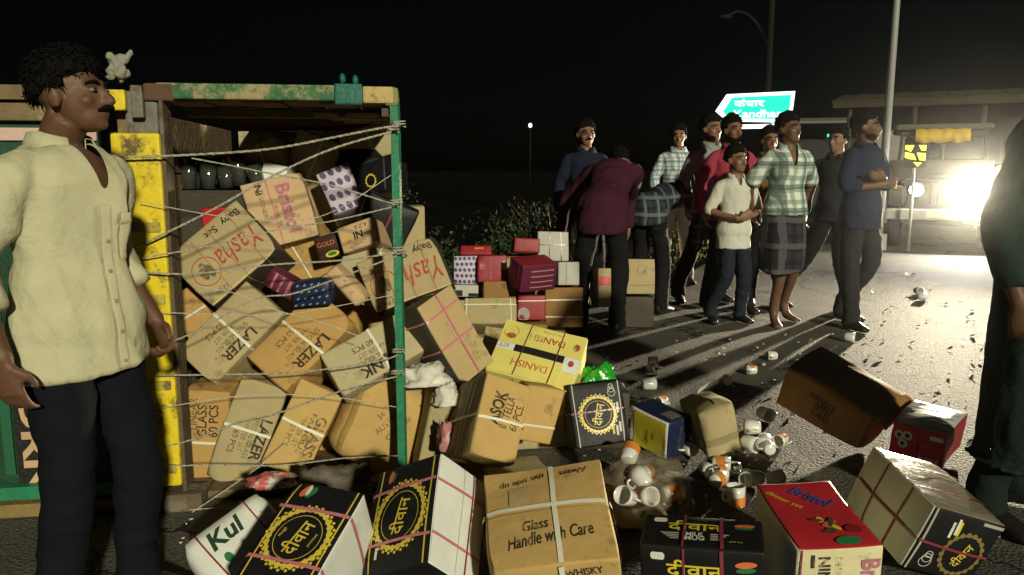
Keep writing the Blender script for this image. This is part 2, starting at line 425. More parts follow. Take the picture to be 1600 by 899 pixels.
# ------------------------------------------------------------------ setting: ground and road
def asphalt():
    m = bpy.data.materials.new('asphalt'); m.use_nodes = True; n = m.node_tree; L = n.links; b = n.nodes['Principled BSDF']
    tc = n.nodes.new('ShaderNodeTexCoord')
    def nz(s, d=6, r=.6):
        q = n.nodes.new('ShaderNodeTexNoise'); q.inputs['Scale'].default_value = s; q.inputs['Detail'].default_value = d; q.inputs['Roughness'].default_value = r
        L.new(tc.outputs['Object'], q.inputs['Vector']); return q
    big = nz(.7); fine = nz(90, 3); vo = n.nodes.new('ShaderNodeTexVoronoi'); vo.inputs['Scale'].default_value = 75; L.new(tc.outputs['Object'], vo.inputs['Vector'])
    mx = n.nodes.new('ShaderNodeMix'); mx.data_type = 'RGBA'; mx.inputs['A'].default_value = (.052, .050, .046, 1); mx.inputs['B'].default_value = (.12, .112, .098, 1)
    L.new(big.outputs['Fac'], mx.inputs['Factor'])
    rp = n.nodes.new('ShaderNodeValToRGB'); rp.color_ramp.elements[0].position = .35; rp.color_ramp.elements[1].position = .75
    rp.color_ramp.elements[0].color = (.55, .55, .55, 1); rp.color_ramp.elements[1].color = (1.9, 1.85, 1.7, 1)
    L.new(fine.outputs['Fac'], rp.inputs['Fac'])
    mu = n.nodes.new('ShaderNodeMix'); mu.data_type = 'RGBA'; mu.blend_type = 'MULTIPLY'; mu.inputs['Factor'].default_value = 1
    L.new(mx.outputs['Result'], mu.inputs['A']); L.new(rp.outputs['Color'], mu.inputs['B'])
    # dusty patches and hairline cracks
    dn = nz(2.2, 9, .7); dr_ = n.nodes.new('ShaderNodeValToRGB'); dr_.color_ramp.elements[0].position = .52; dr_.color_ramp.elements[1].position = .68; L.new(dn.outputs['Fac'], dr_.inputs['Fac'])
    md = n.nodes.new('ShaderNodeMix'); md.data_type = 'RGBA'; md.inputs['B'].default_value = (.15, .125, .09, 1); L.new(dr_.outputs['Color'], md.inputs['Factor']); L.new(mu.outputs['Result'], md.inputs['A'])
    vc = n.nodes.new('ShaderNodeTexVoronoi'); vc.feature = 'DISTANCE_TO_EDGE'; vc.inputs['Scale'].default_value = .55
    wn_ = nz(3.0, 5); va = n.nodes.new('ShaderNodeVectorMath'); va.operation = 'MULTIPLY_ADD'; va.inputs[1].default_value = (.5, .5, .5); L.new(wn_.outputs['Color'], va.inputs[0]); L.new(tc.outputs['Object'], va.inputs[2]); L.new(va.outputs[0], vc.inputs['Vector'])
    ck = n.nodes.new('ShaderNodeMath'); ck.operation = 'LESS_THAN'; ck.inputs[1].default_value = .006; L.new(vc.outputs['Distance'], ck.inputs[0])
    mc = n.nodes.new('ShaderNodeMix'); mc.data_type = 'RGBA'; mc.inputs['B'].default_value = (.014, .013, .012, 1); L.new(ck.outputs[0], mc.inputs['Factor']); L.new(md.outputs['Result'], mc.inputs['A']); mu = mc
    # scattered pale chips pressed into the surface
    v2 = n.nodes.new('ShaderNodeTexVoronoi'); v2.inputs['Scale'].default_value = 26; L.new(tc.outputs['Object'], v2.inputs['Vector'])
    lt = n.nodes.new('ShaderNodeMath'); lt.operation = 'LESS_THAN'; lt.inputs[1].default_value = .035; L.new(v2.outputs['Distance'], lt.inputs[0])
    m3 = n.nodes.new('ShaderNodeMix'); m3.data_type = 'RGBA'; m3.inputs['B'].default_value = (.24, .22, .19, 1)
    L.new(lt.outputs[0], m3.inputs['Factor']); L.new(mu.outputs['Result'], m3.inputs['A']); L.new(m3.outputs['Result'], b.inputs['Base Color'])
    b.inputs['Roughness'].default_value = .8; b.inputs['Specular IOR Level'].default_value = .25
    ad = n.nodes.new('ShaderNodeMath'); ad.operation = 'ADD'; L.new(vo.outputs['Distance'], ad.inputs[0]); L.new(fine.outputs['Fac'], ad.inputs[1])
    bp = n.nodes.new('ShaderNodeBump'); bp.inputs['Strength'].default_value = .38; bp.inputs['Distance'].default_value = .012
    L.new(ad.outputs[0], bp.inputs['Height']); L.new(bp.outputs['Normal'], b.inputs['Normal'])
    return m
EARTH = M('roadside_earth', (.010, .009, .007), rough=1.0, var=.35, vs=1.2, bump=.5, bs=12, spec=.0, dirt=(.008, .010, .005), dsc=.8, dth=.52)
g = B()
N = 24
for i in range(N + 1):
    for j in range(N + 1):
        x = -200 + 400 * i / N; y = -60 + 360 * j / N
        g.v.append(V((x, y, -.03)))
for i in range(N):
    for j in range(N): a = i * (N + 1) + j; g.f.append((a, a + N + 1, a + N + 2, a + 1))
tag(g.build('ground', EARTH), kind='structure')
ASPH = asphalt()
edgeL = [(-14, -4), (-9, 2.0), (-2.2, 5.4), (.4, 7.1), (1.7, 8.6), (3.0, 11.5), (6.0, 19.0), (14, 40), (60, 150)]
edgeR = [(12, -4), (12.5, 2), (13, 6), (13.5, 8), (14, 9), (14.6, 12), (16.5, 19), (24, 40), (75, 150)]
r_ = B()
for (a, b) in zip(edgeL, edgeR):
    for k in range(9): t = k / 8; r_.v.append(V((a[0] + (b[0] - a[0]) * t, a[1] + (b[1] - a[1]) * t, 0)))
for i in range(len(edgeL) - 1):
    for k in range(8): a = i * 9 + k; r_.f.append((a, a + 1, a + 10, a + 9))
road = r_.build('road', ASPH); tag(road, kind='structure')

# ------------------------------------------------------------------ overturned truck body, its open tail towards the camera
WOODD = M('weathered_wood', (.17, .12, .068), rough=.9, var=.4, vs=9, bump=.5, bs=25, spec=.15, dirt=(.30, .24, .14), dsc=5, dth=.6)
CREAMP = M('cream_planks', (.36, .31, .18), rough=.85, var=.25, vs=8, bump=.3, bs=22, dirt=(.10, .08, .045), dsc=4, dth=.55)
YELP = M('chipped_yellow_paint', (.66, .50, .015), rough=.5, var=.12, vs=6, bump=.25, bs=30, dirt=(.11, .085, .03), dsc=6.5, dth=.575)
GRNP = M('worn_green_paint', (.018, .17, .085), rough=.5, var=.25, vs=8, bump=.3, bs=30, dirt=(.06, .11, .06), dsc=9, dth=.6)
PATCH = M('flaking_green_and_cream_paint', (.035, .12, .05), rough=.7, var=.35, vs=12, bump=.4, bs=40, dirt=(.30, .25, .13), dsc=9, dth=.5)
TEAL = M('teal_paint', (.010, .11, .085), rough=.5, var=.2, bump=.2)
RUST = M('rusty_steel', (.105, .075, .045), rough=.85, var=.4, vs=14, bump=.5, bs=45, dirt=(.16, .14, .11), dsc=9, dth=.58)
GREYST = M('grey_steel', (.15, .14, .115), rough=.6, var=.35, vs=14, bump=.3, bs=45, dirt=(.10, .055, .025), dsc=8, dth=.56)
SOOT = M('greasy_black', (.012, .012, .011), rough=.6, bump=.3)
PEACH = M('peach_paint', (.50, .33, .19), rough=.6, var=.2, bump=.1)
PINKW = M('pinkish_white_paint', (.50, .36, .30), rough=.7, var=.2, bump=.15)

truck = empty('overturned_truck', (-1.40, 2.82, 0), R(8.5))
tag(truck, 'overturned goods truck lying on its side, yellow and green open tail full of cartons', 'truck')
def part(name, c, d, mat, parent=truck, bev=.004, rot=None): return B().box(c, d, rot, bev).build(name, mat, parent)
# the floor end: yellow rear cross member, grey upper length, rusty flange and foot
part('cross_member', (.082, .03, .74), (.165, .07, 1.30), YELP, bev=.012)
part('cross_member', (.105, .045, 1.46), (.11, .07, .15), GREYST, bev=.012)
for z in (.16, .48, .80, 1.06): part('rib', (.075, -.008, z), (.148, .012, .035), M('rib_paint', (.40, .33, .05), rough=.6, var=.3, bump=.3, dirt=(.12, .10, .05), dsc=9, dth=.52), bev=.004)
part('flange', (.174, .05, .78), (.014, .11, 1.52), RUST, bev=.004)
part('foot', (.09, .02, .035), (.30, .12, .07), RUST, bev=.008)
part('bracket', (.02, -.01, 1.50), (.09, .03, .07), YELP, bev=.006); part('bracket', (.105, -.02, 1.495), (.04, .03, .11), GREYST, bev=.006)
# upper side wall seen from below, its painted rail and the boards
part('rail', (.47, .02, 1.535), (.62, .05, .055), PATCH, bev=.008); part('rail', (.17, .018, 1.53), (.10, .05, .06), M('rust_red_paint', (.10, .055, .03), rough=.8, var=.3, bump=.3), bev=.008)
part('rail', (.82, .012, 1.53), (.10, .06, .075), TEAL, bev=.008); part('rail', (.925, .018, 1.53), (.11, .05, .06), M('cream_paint', (.42, .32, .13), rough=.7, var=.3, bump=.3, dirt=(.15, .08, .03), dsc=10, dth=.58), bev=.008)
for x, z in ((.80, 1.585), (.845, 1.58)): B().ell((x, .0, z), (.012, .014, .02), seg=8, ring=6).build('bolt', TEAL, truck, True)
for k in range(6):
    x0 = .17 + k * .137
    part('board', (x0 + .066, 1.0, 1.512 + .004 * (k % 2)), (.128, 1.9, .022), WOODD, bev=.003)
for y in (.35, .95, 1.55): part('batten', (.58, y, 1.482), (.80, .06, .034), WOODD, bev=.004)
for k in range(3): part('plank', (.80 + .03 * k, .35 + .2 * k, 1.478), (.26 - .03 * k, .10, .016), CREAMP, bev=.003, rot=Matrix.Rotation(R(-6), 3, 'Z'))
# head board at the far end: upright planks
for k in range(7): part('plank', (.14 + k * .128, 1.96 + .006 * (k % 3), .76), (.118, .03, 1.44), CREAMP, bev=.004)
part('batten', (.55, 1.93, 1.30), (.95, .03, .07), CREAMP, bev=.004)
# bed floor (now upright on the left), lower side wall (now on the road)
for k in range(6): part('floor_plank', (.025, 1.0, .14 + k * .245), (.035, 1.88, .235), WOODD, bev=.004)
for k in range(5): part('side_board', (.15 + k * .17, 1.0, .022), (.16, 1.88, .03), WOODD, bev=.003)
# open top edge (right): bent green post at the tail, thin stanchion at the far end
gp = B(); gp.tube([(.985, .02, .01), (.985, .02, .8), (.985, .02, 1.46), (.975, .02, 1.52), (.95, .02, 1.55)], [(.026, .014)] * 5, n=4, side=(1, 1, 0), sub=3)
gp.build('corner_post', GRNP, truck)
part('post_cap', (.972, .018, 1.525), (.055, .045, .07), M('khaki_paint', (.20, .20, .09), rough=.7, var=.3, bump=.3), bev=.018)
B().tube([(.93, 1.62, .02), (.93, 1.62, 1.47)], .014, n=8).build('stanchion', RUST, truck, True)
B().tube([(.955, 1.02, .02), (.955, 1.02, 1.47)], .010, n=8).build('stanchion', RUST, truck, True)
part('top_rail', (.95, .95, 1.47), (.03, 1.85, .03), RUST)
part('cleat', (.935, 1.55, 1.15), (.09, .03, .03), CREAMP)
# tail board hanging open beyond the floor, painted lettering lying sideways
tb = -.50
part('tail_board', (tb, .075, .77), (.88, .03, 1.5), M('dark_green_paint', (.012, .05, .025), rough=.6, var=.4, bump=.3), bev=.004)
part('rail', (tb, .04, 1.525), (.90, .06, .05), WOODD); part('rail', (tb, .045, 1.46), (.88, .05, .06), WOODD); part('stripe', (tb, .052, 1.385), (.88, .014, .045), PINKW)
part('lettering_panel', (-.355, .052, .44), (.13, .012, .75), SOOT, bev=.002)
part('side_strip', (-.270, .05, .30), (.022, .012, .30), PINKW, bev=.002); part('side_strip', (-.445, .05, .60), (.035, .012, .9), M('strip_green', (.015, .10, .045), rough=.6), bev=.002)
vs, fs, ext = glyphs('HORN', .03)
sx, sy = .52 / ext[0], .086 / ext[1]
mesh('lettering', [(-.355 + b * sy, .0435, .335 - a * sx) for a, b in vs], [f for f in fs], PEACH, truck)
part('rail', (tb, .03, .09), (.90, .05, .05), GRNP); part('rail', (tb, .02, .03), (.92, .06, .05), M('ochre_wood', (.20, .14, .05), rough=.8, var=.3, bump=.3))
for z in (.42, 1.12): part('chassis_rail', (-.16, 1.0, z), (.16, 1.8, .07), SOOT)
ax = B(); ax.tube([(-.42, 1.45, .1), (-.42, 1.45, 1.45)], .05, n=12); ax.build('axle', SOOT, truck, True)

# ------------------------------------------------------------------ oncoming jeep with its headlamps on
JB = M('jeep_paint', (.07, .065, .05), rough=.4, var=.1, bump=.05, coat=.3)
JD = M('jeep_dark', (.02, .02, .02), rough=.6)
JG = M('windscreen_glass', (.02, .025, .03), rough=.08, bump=0, spec=.6)
RUB = M('tyre_rubber', (.015, .015, .015), rough=.85, bump=.3)
CHR = M('dull_chrome', (.45, .45, .43), rough=.25, metal=1.0, bump=.05)
LAMPM = M('headlamp_glow', (.9, .9, .85), rough=.3, bump=0, emit=(1, .97, .86), es=2600.0)
LAMPW = M('weak_headlamp_glow', (.9, .9, .85), rough=.3, bump=0, emit=(1, .95, .82), es=160.0)
jeep = empty('jeep', (6.60, 12.2, 0), R(-24)); tag(jeep, 'jeep with blazing headlamps and a yellow cloth over its windscreen', 'jeep')
def jp(name, c, d, mat, bev=.03, parent=None, rot=None): return B().box(c, d, rot, bev).build(name, mat, parent or jeep, False)
jp('body', (0, 2.3, .95), (1.55, 2.4, .9), JB, .06)
bn = B().prism([(-.56, 0.62), (-.58, 1.02), (-.50, 1.09), (.50, 1.09), (.58, 1.02), (.56, .62)], .06, 1.15).build('bonnet', JB, jeep)
gr = jp('grille', (0, .05, .84), (1.05, .05, .42), JB, .015)
for k in range(5): jp('slat', (-.20 + k * .10, .018, .86), (.045, .02, .30), JD, .006, gr)
for s_ in (-1, 1):
    jp('wing', (s_ * .66, .48, .83), (.27, .9, .30), JB, .07)
    hl = B().lathe([(.0, -.012), (.06, -.010), (.092, 0.0), (.098, .02), (.095, .05)], n=24)
    lens = hl.build('headlamp', LAMPW if s_ < 0 else LAMPM, jeep, True); lens.location = (s_ * .40, .016, .93); lens.rotation_euler = (R(90), 0, 0)
    lens.rotation_euler = (R(-90), 0, 0)
    rim = B().lathe([(.10, -.012), (.118, -.004), (.118, .03)], n=24).build('rim', CHR, lens, True)
    iw = B().ell((s_ * .70, .0, .97), (.035, .02, .03), seg=10, ring=6).build('indicator', M('amber_lens', (.55, .22, .02), rough=.3), jeep, True)
    wh = empty('wheel', (s_ * .66, .62, .36), 0, jeep)
    t = B().lathe([(.20, -.09), (.33, -.10), (.36, -.06), (.36, .06), (.33, .10), (.20, .09)], n=28); tt = t.build('tyre', RUB, wh, True); tt.rotation_euler = (0, R(90), 0)
    t = B().lathe([(.02, -.02), (.12, -.03), (.19, -.08), (.21, -.085), (.21, .085), (.02, .085)], n=24); tt = t.build('rim', CHR, wh, True); tt.rotation_euler = (0, R(90), 0)
    mi = B().tube([(s_ * .74, 1.1, 1.3), (s_ * .90, 1.02, 1.34)], .012, n=6).build('mirror_arm', JD, jeep, True)
    B().box((s_ * .94, 1.0, 1.36), (.14, .04, .20), None, .02).build('mirror', JD, jeep)
    pl = B().tube([(s_ * .66, 1.12, 1.08), (s_ * .60, 1.28, 1.88)], .028, n=6).build('pillar', JB, jeep)
jp('bumper', (0, -.12, .56), (1.62, .12, .16), M('white_bumper', (.40, .40, .37), rough=.4), .025)
jp('valance_panel', (0, .05, .50), (1.2, .08, .2), JD, .02)
jp('number_plate', (0, -.185, .57), (.50, .012, .12), M('plate', (.62, .60, .50), rough=.5), .004)
for s_ in (-1, 1): jp('windscreen_pane', (s_ * .30, 1.19, 1.46), (.54, .012, .60), JG, .004, rot=Matrix.Rotation(R(11), 3, 'X').inverted())
jp('windscreen_frame', (0, 1.12, 1.13), (1.34, .06, .08), JB, .02); jp('windscreen_frame', (0, 1.27, 1.83), (1.30, .06, .10), JB, .02); jp('windscreen_frame', (0, 1.18, 1.47), (.05, .05, .66), JB, .01, rot=Matrix.Rotation(R(-11), 3, 'X'))
jp('roof', (0, 2.35, 1.93), (1.42, 2.4, .10), M('canvas_roof', (.12, .11, .08), rough=.95, bump=.4), .045)
vb = B()
nx = 24
for i in range(nx + 1):
    x = -.42 + .80 * i / nx
    vb.v += [V((x, 1.17, 1.90 + .01 * math.sin(i))), V((x, 1.10 + .015 * math.sin(i * 1.7), 1.78)), V((x, 1.085 + .02 * math.sin(i * 1.3), 1.69 - .03 * abs(math.sin(i * .42))))]
for i in range(nx):
    for k in range(2): a = 3 * i + k; vb.f.append((a, a + 3, a + 4, a + 1))
vl = vb.build('windscreen_cloth', M('yellow_cloth', (.62, .40, .03), rough=.9, bump=.3), jeep, True)
sm = vl.modifiers.new('thick', 'SOLIDIFY'); sm.thickness = .008
# the lamps' own light
def headlight(loc, power, aim, cone=110, flat=1.0, blend=.7):
    ld = bpy.data.lights.new('headlamp_beam', 'SPOT'); ld.energy = power; ld.spot_size = R(cone); ld.spot_blend = blend; ld.shadow_soft_size = .08; ld.color = (1.0, .86, .60)
    o = bpy.data.objects.new('headlamp_beam', ld); link(o, jeep); o.location = loc
    o.rotation_euler = V(aim).to_track_quat('-Z', 'Y').to_euler(); o.scale = (1, flat, 1); return o
headlight((.40, -.06, .93), 10500, (-.25, -1, -.035), 112, .15, 1.0); headlight((-.40, -.06, .93), 130, (-.25, -1, -.12))
headlight((.40, -.06, .93), 170, (-.05, -1, -.13))

# ------------------------------------------------------------------ road sign, poles, stalls
POLE = M('pale_pole_paint', (.30, .30, .28), rough=.6, var=.2, bump=.1)
SGW = M('white_sheeting_painted_glow', (.8, .8, .8), rough=.5, bump=0, emit=(.80, 1.0, .92), es=1.5)  # retroreflected headlight put in as emission; the sign is no lamp
SGG = M('green_sheeting_painted_glow', (.02, .4, .3), rough=.5, bump=0, emit=(.0, .90, .48), es=1.1)  # same returned light painted as glow on the green field
sg = empty('direction_sign', (4.18, 14.0, 0), R(-14)); tag(sg, 'retroreflective green arrow-shaped direction sign with white border and lettering', 'sign')
out = [(-.66, 2.24), (-.48, 2.52), (.64, 2.55), (.60, 2.03), (-.40, 2.06), (-.50, 2.10)]
inn = [(-.53, 2.23), (-.385, 2.465), (.58, 2.49), (.55, 2.085), (-.36, 2.11), (-.45, 2.14)]
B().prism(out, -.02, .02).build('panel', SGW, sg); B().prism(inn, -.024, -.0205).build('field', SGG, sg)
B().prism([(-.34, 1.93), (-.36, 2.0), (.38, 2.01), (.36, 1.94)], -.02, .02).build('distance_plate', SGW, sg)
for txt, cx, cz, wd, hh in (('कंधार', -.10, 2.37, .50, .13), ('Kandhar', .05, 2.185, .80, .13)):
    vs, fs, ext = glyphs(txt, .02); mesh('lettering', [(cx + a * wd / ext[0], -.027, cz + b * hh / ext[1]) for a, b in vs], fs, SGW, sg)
for x in (-.25, .3): B().tube([(x, .05, 0), (x, .05, 2.45)], .035, n=10).build('post', POLE, sg, True)
um = empty('utility_pole', (5.72, 12.4, 0)); tag(um, 'tall pale grey pole rising behind the crowd beside the jeep', 'pole')
B().tube([(0, 0, 0), (.02, 0, 3), (.05, 0, 7.5)], [.062, .055, .042], n=12).build('shaft', M('galvanised_pole', (.24, .24, .23), rough=.5, bump=.1), um, True); B().tube([(0, 0, 0), (0, 0, .25)], .12, n=12).build('base', POLE, um)
sl = empty('street_lamp', (4.75, 15.2, 0)); tag(sl, 'unlit street lamp with a curved arm, dim brown pole behind the sign', 'street lamp')
DIMP = M('rusted_pole', (.006, .005, .004), rough=.9, bump=.3)
B().tube([(0, 0, 0), (.0, 0, 5.5), (.0, 0, 9)], [.075, .065, .05], n=10).build('pole', DIMP, sl, True)
B().tube([(0, 0, 3.3), (-.10, 0, 3.62), (-.30, 0, 3.95), (-.58, 0, 4.10), (-.80, -.02, 4.02)], [.03, .028, .025, .022, .02], n=8, sub=3).build('arm', DIMP, sl, True)
B().ell((-.84, -.02, 4.0), (.13, .06, .04), seg=12, ring=6).build('lamp_head', DIMP, sl, True)
fl = empty('far_street_lamp', (1.35, 60, 0)); tag(fl, 'tiny lit white lamp far off in the dark fields', 'street lamp')
B().tube([(0, 0, 0), (0, 0, 4.3)], .03, n=8).build('pole', SOOT, fl, True); B().ell((0, 0, 4.35), (.14, .10, .17), seg=12, ring=8).build('lamp_head', M('far_lamp_glow', (.8, .8, .9), emit=(.95, .9, 1.0), es=2, bump=0), fl, True)
cv = empty('chevron_board', (6.02, 12.05, 0), R(-20)); tag(cv, 'small yellow and black striped hazard board beside the jeep', 'sign')
B().box((0, 0, 1.44), (.30, .012, .34)).build('board', SOOT, cv)
CHE = M('yellow_sheeting_painted_glow', (.8, .75, .05), rough=.5, bump=0, emit=(.95, .88, .12), es=1.3)  # stripes only reflect; their returned headlight is painted as emission
for k, (a, b) in enumerate((((-.14, .14), (-.04, .14)), ((.03, .155), (.135, .155)))): pass
for pl_ in ([(-.14, 1.60), (-.02, 1.60), (-.06, 1.50), (-.14, 1.54)], [(.04, 1.60), (.14, 1.60), (.14, 1.52), (.08, 1.52)], [(-.14, 1.50), (-.02, 1.47), (.02, 1.38), (-.10, 1.40), (-.14, 1.42)], [(.02, 1.49), (.14, 1.48), (.14, 1.37), (.06, 1.38)], [(-.02, 1.35), (.10, 1.34), (.04, 1.28)]):
    B().prism(pl_, -.011, -.0075).build('stripe', CHE, cv)
B().tube([(0, .03, 0), (0, .03, 1.6)], .025, n=8).build('post', POLE, cv, True)

hut = empty('roadside_shop', (9.4, 17.6, 0), R(-28)); tag(hut, 'dim roadside shop with a tan roof edge behind the jeep', 'shop')
HW = M('mud_wall', (.05, .042, .03), rough=.95, bump=.4); HT = M('tan_tin', (.055, .042, .025), rough=.7, bump=.2, var=.3)
B().box((0, 1.6, 1.35), (3.6, 2.4, 2.7)).build('wall', HW, hut)
for k in range(12): B().box((-2.1 + k * .38, .55, 2.86 + .012 * (k % 2)), (.37, 2.2, .03), Matrix.Rotation(R(8), 3, 'X')).build('roof_sheet', HT, hut)
B().box((0, -.50, 2.66), (4.5, .05, .16)).build('fascia', HT, hut)
for x in (-1.9, -.6, .7, 1.9): B().tube([(x, -.4, 0), (x, -.4, 2.62)], .05, n=8).build('post', HT, hut, True)
dr = B().box((-1.2, .37, 1.05), (.9, .05, 2.1)).build('door', M('pale_door', (.28, .27, .24), rough=.7), hut); B().box((.32, -.04, 0), (.03, .05, .12)).build('handle', SOOT, dr).location = (-1.2, .37, 1.05)
wn = B().box((.6, .37, 1.55), (1.1, .05, .8)).build('window', SOOT, hut)
for x in (.1, .6, 1.1): B().box((x, .33, 1.55), (.05, .04, .8)).build('frame', HT, wn)
stl = empty('market_stall', (12.0, 29.5, 0), R(-15)); tag(stl, 'far dark stall with a small green light board under its awning', 'stall')
B().box((0, .9, 1.3), (4.5, 1.6, 2.6)).build('wall', M('dark_wall', (.03, .03, .03), rough=.9), stl); B().box((0, -.4, 2.95), (4.9, 1.6, .08), Matrix.Rotation(R(7), 3, 'X')).build('awning', M('pale_awning', (.15, .15, .14), rough=.8), stl)
B().box((-.1, .04, 2.42), (1.0, .06, .26)).build('light_board', SOOT, stl)
GL = M('green_led', (.0, .3, .15), emit=(.05, .9, .5), es=2.0, bump=0)
for k in range(4): B().box((-.42 + k * .22, .0, 2.43), (.13, .03, .10)).build('light', GL, stl)
for k in range(3): B().box((.9 + k * .38, -.05, 1.9), (.34, .3, .4)).build('shelf_box', M('dim_box', (.16, .16, .16)), stl)
# ------------------------------------------------------------------ vegetation
def leafmat(name, c):
    m = M(name, c, rough=.7, var=.35, vs=4, bump=0, spec=.2); return m
def bush(label, x, y, h, rad, mat, n, seed, leaf=.05, grassy=False):
    rnd = random.Random(seed); root = empty('bush', (x, y, -.02)); tag(root, label, 'bush', 'roadside bushes and weeds')
    st = B()
    for k in range(9):
        a = rnd.uniform(0, 6.28); rr_ = rad * rnd.uniform(.2, .8); hh = h * rnd.uniform(.6, .95)
        st.tube([(0, 0, 0), (rr_ * .4 * math.cos(a), rr_ * .4 * math.sin(a), hh * .5), (rr_ * math.cos(a), rr_ * math.sin(a), hh)], [.012, .008, .004], n=5, sub=2)
    st.build('stem', M('twig', (.07, .05, .03), rough=.9), root)
    lb = B(); cl = [(rnd.gauss(0, .45) * rad, rnd.gauss(0, .45) * rad, h * rnd.uniform(.25, .95), rnd.uniform(.3, .6) * rad) for _ in range(11)]
    for k in range(n):
        if grassy:
            a = rnd.uniform(0, 6.28); r0 = rad * math.sqrt(rnd.random()) * .8; p = V((r0 * math.cos(a), r0 * math.sin(a), 0)); ln = h * rnd.uniform(.4, 1.05); bnd = V((rnd.gauss(0, .35), rnd.gauss(0, .35), 0)) * ln
            wv_ = V((-math.sin(a), math.cos(a), 0)) * leaf * .12
            lb.add([p - wv_, p + wv_, p + V((0, 0, ln * .6)) + bnd * .35 + wv_ * .8, p + V((0, 0, ln * .6)) + bnd * .35 - wv_ * .8, p + V((0, 0, ln)) + bnd], [(0, 1, 2, 3), (3, 2, 4)])
        else:
            c0 = cl[k % len(cl)]
            d_ = V((rnd.gauss(0, 1), rnd.gauss(0, 1), rnd.gauss(0, 1))).normalized() * c0[3] * rnd.random() ** .4
            p = V(c0[:3]) + d_
            if p.z < .03: p.z = .03 + rnd.random() * .1
            q = Quaternion((rnd.gauss(0, 1), rnd.gauss(0, 1), rnd.gauss(0, 1), rnd.gauss(0, 1))).normalized(); s_ = leaf * rnd.uniform(.6, 1.3)
            lb.add([p + q @ V(v) * s_ for v in ((0, 0, 0), (.28, .5, .05), (0, 1, 0), (-.28, .5, .05))], [(0, 1, 2, 3)])
    lb.build('leaves', mat, root)
wr_ = empty('overhead_wire', (5.8, 12.4, 6.6)); tag(wr_, 'faint cable hanging from the pale pole', 'cable')
B().tube([(0, 0, 0), (-3, 1.0, -.35), (-7, 2.4, -.45), (-12, 4, .1)], [.012] * 4, n=5, sub=8).build('cable', SOOT, wr_)
LG = leafmat('leaf_green', (.022, .042, .012)); LD = leafmat('leaf_dark', (.008, .015, .005)); LY = leafmat('dry_grass', (.16, .11, .05)); LYG = leafmat('yellowish_weed', (.11, .12, .03))
bush('leafy green weed behind the dotted carton', -.45, 7.0, .62, .42, LG, 900, 1)
bush('low dark bush beside the strapped tan carton', -.95, 7.6, .55, .5, LD, 900, 2)
bush('straggly green weed above the red cartons', .15, 7.3, .72, .36, LG, 700, 3)
bush('dry brown grass tuft beside the white gridded box', .55, 7.6, .98, .26, LY, 420, 4, .06, True)
bush('yellow-green weeds at the road edge between the standing men', 1.95, 9.7, .62, .35, LYG, 800, 5)
bush('dim bush farther behind the heap', -1.6, 9.5, .9, .7, LD, 1200, 6, .06)
bush('dim bush near the far field edge', .3, 10.5, .8, .8, LD, 1200, 7, .06)
bush('short weeds by the pale trousers of the checked-shirt man', 1.25, 9.3, .45, .35, LYG, 600, 8, .05, True)
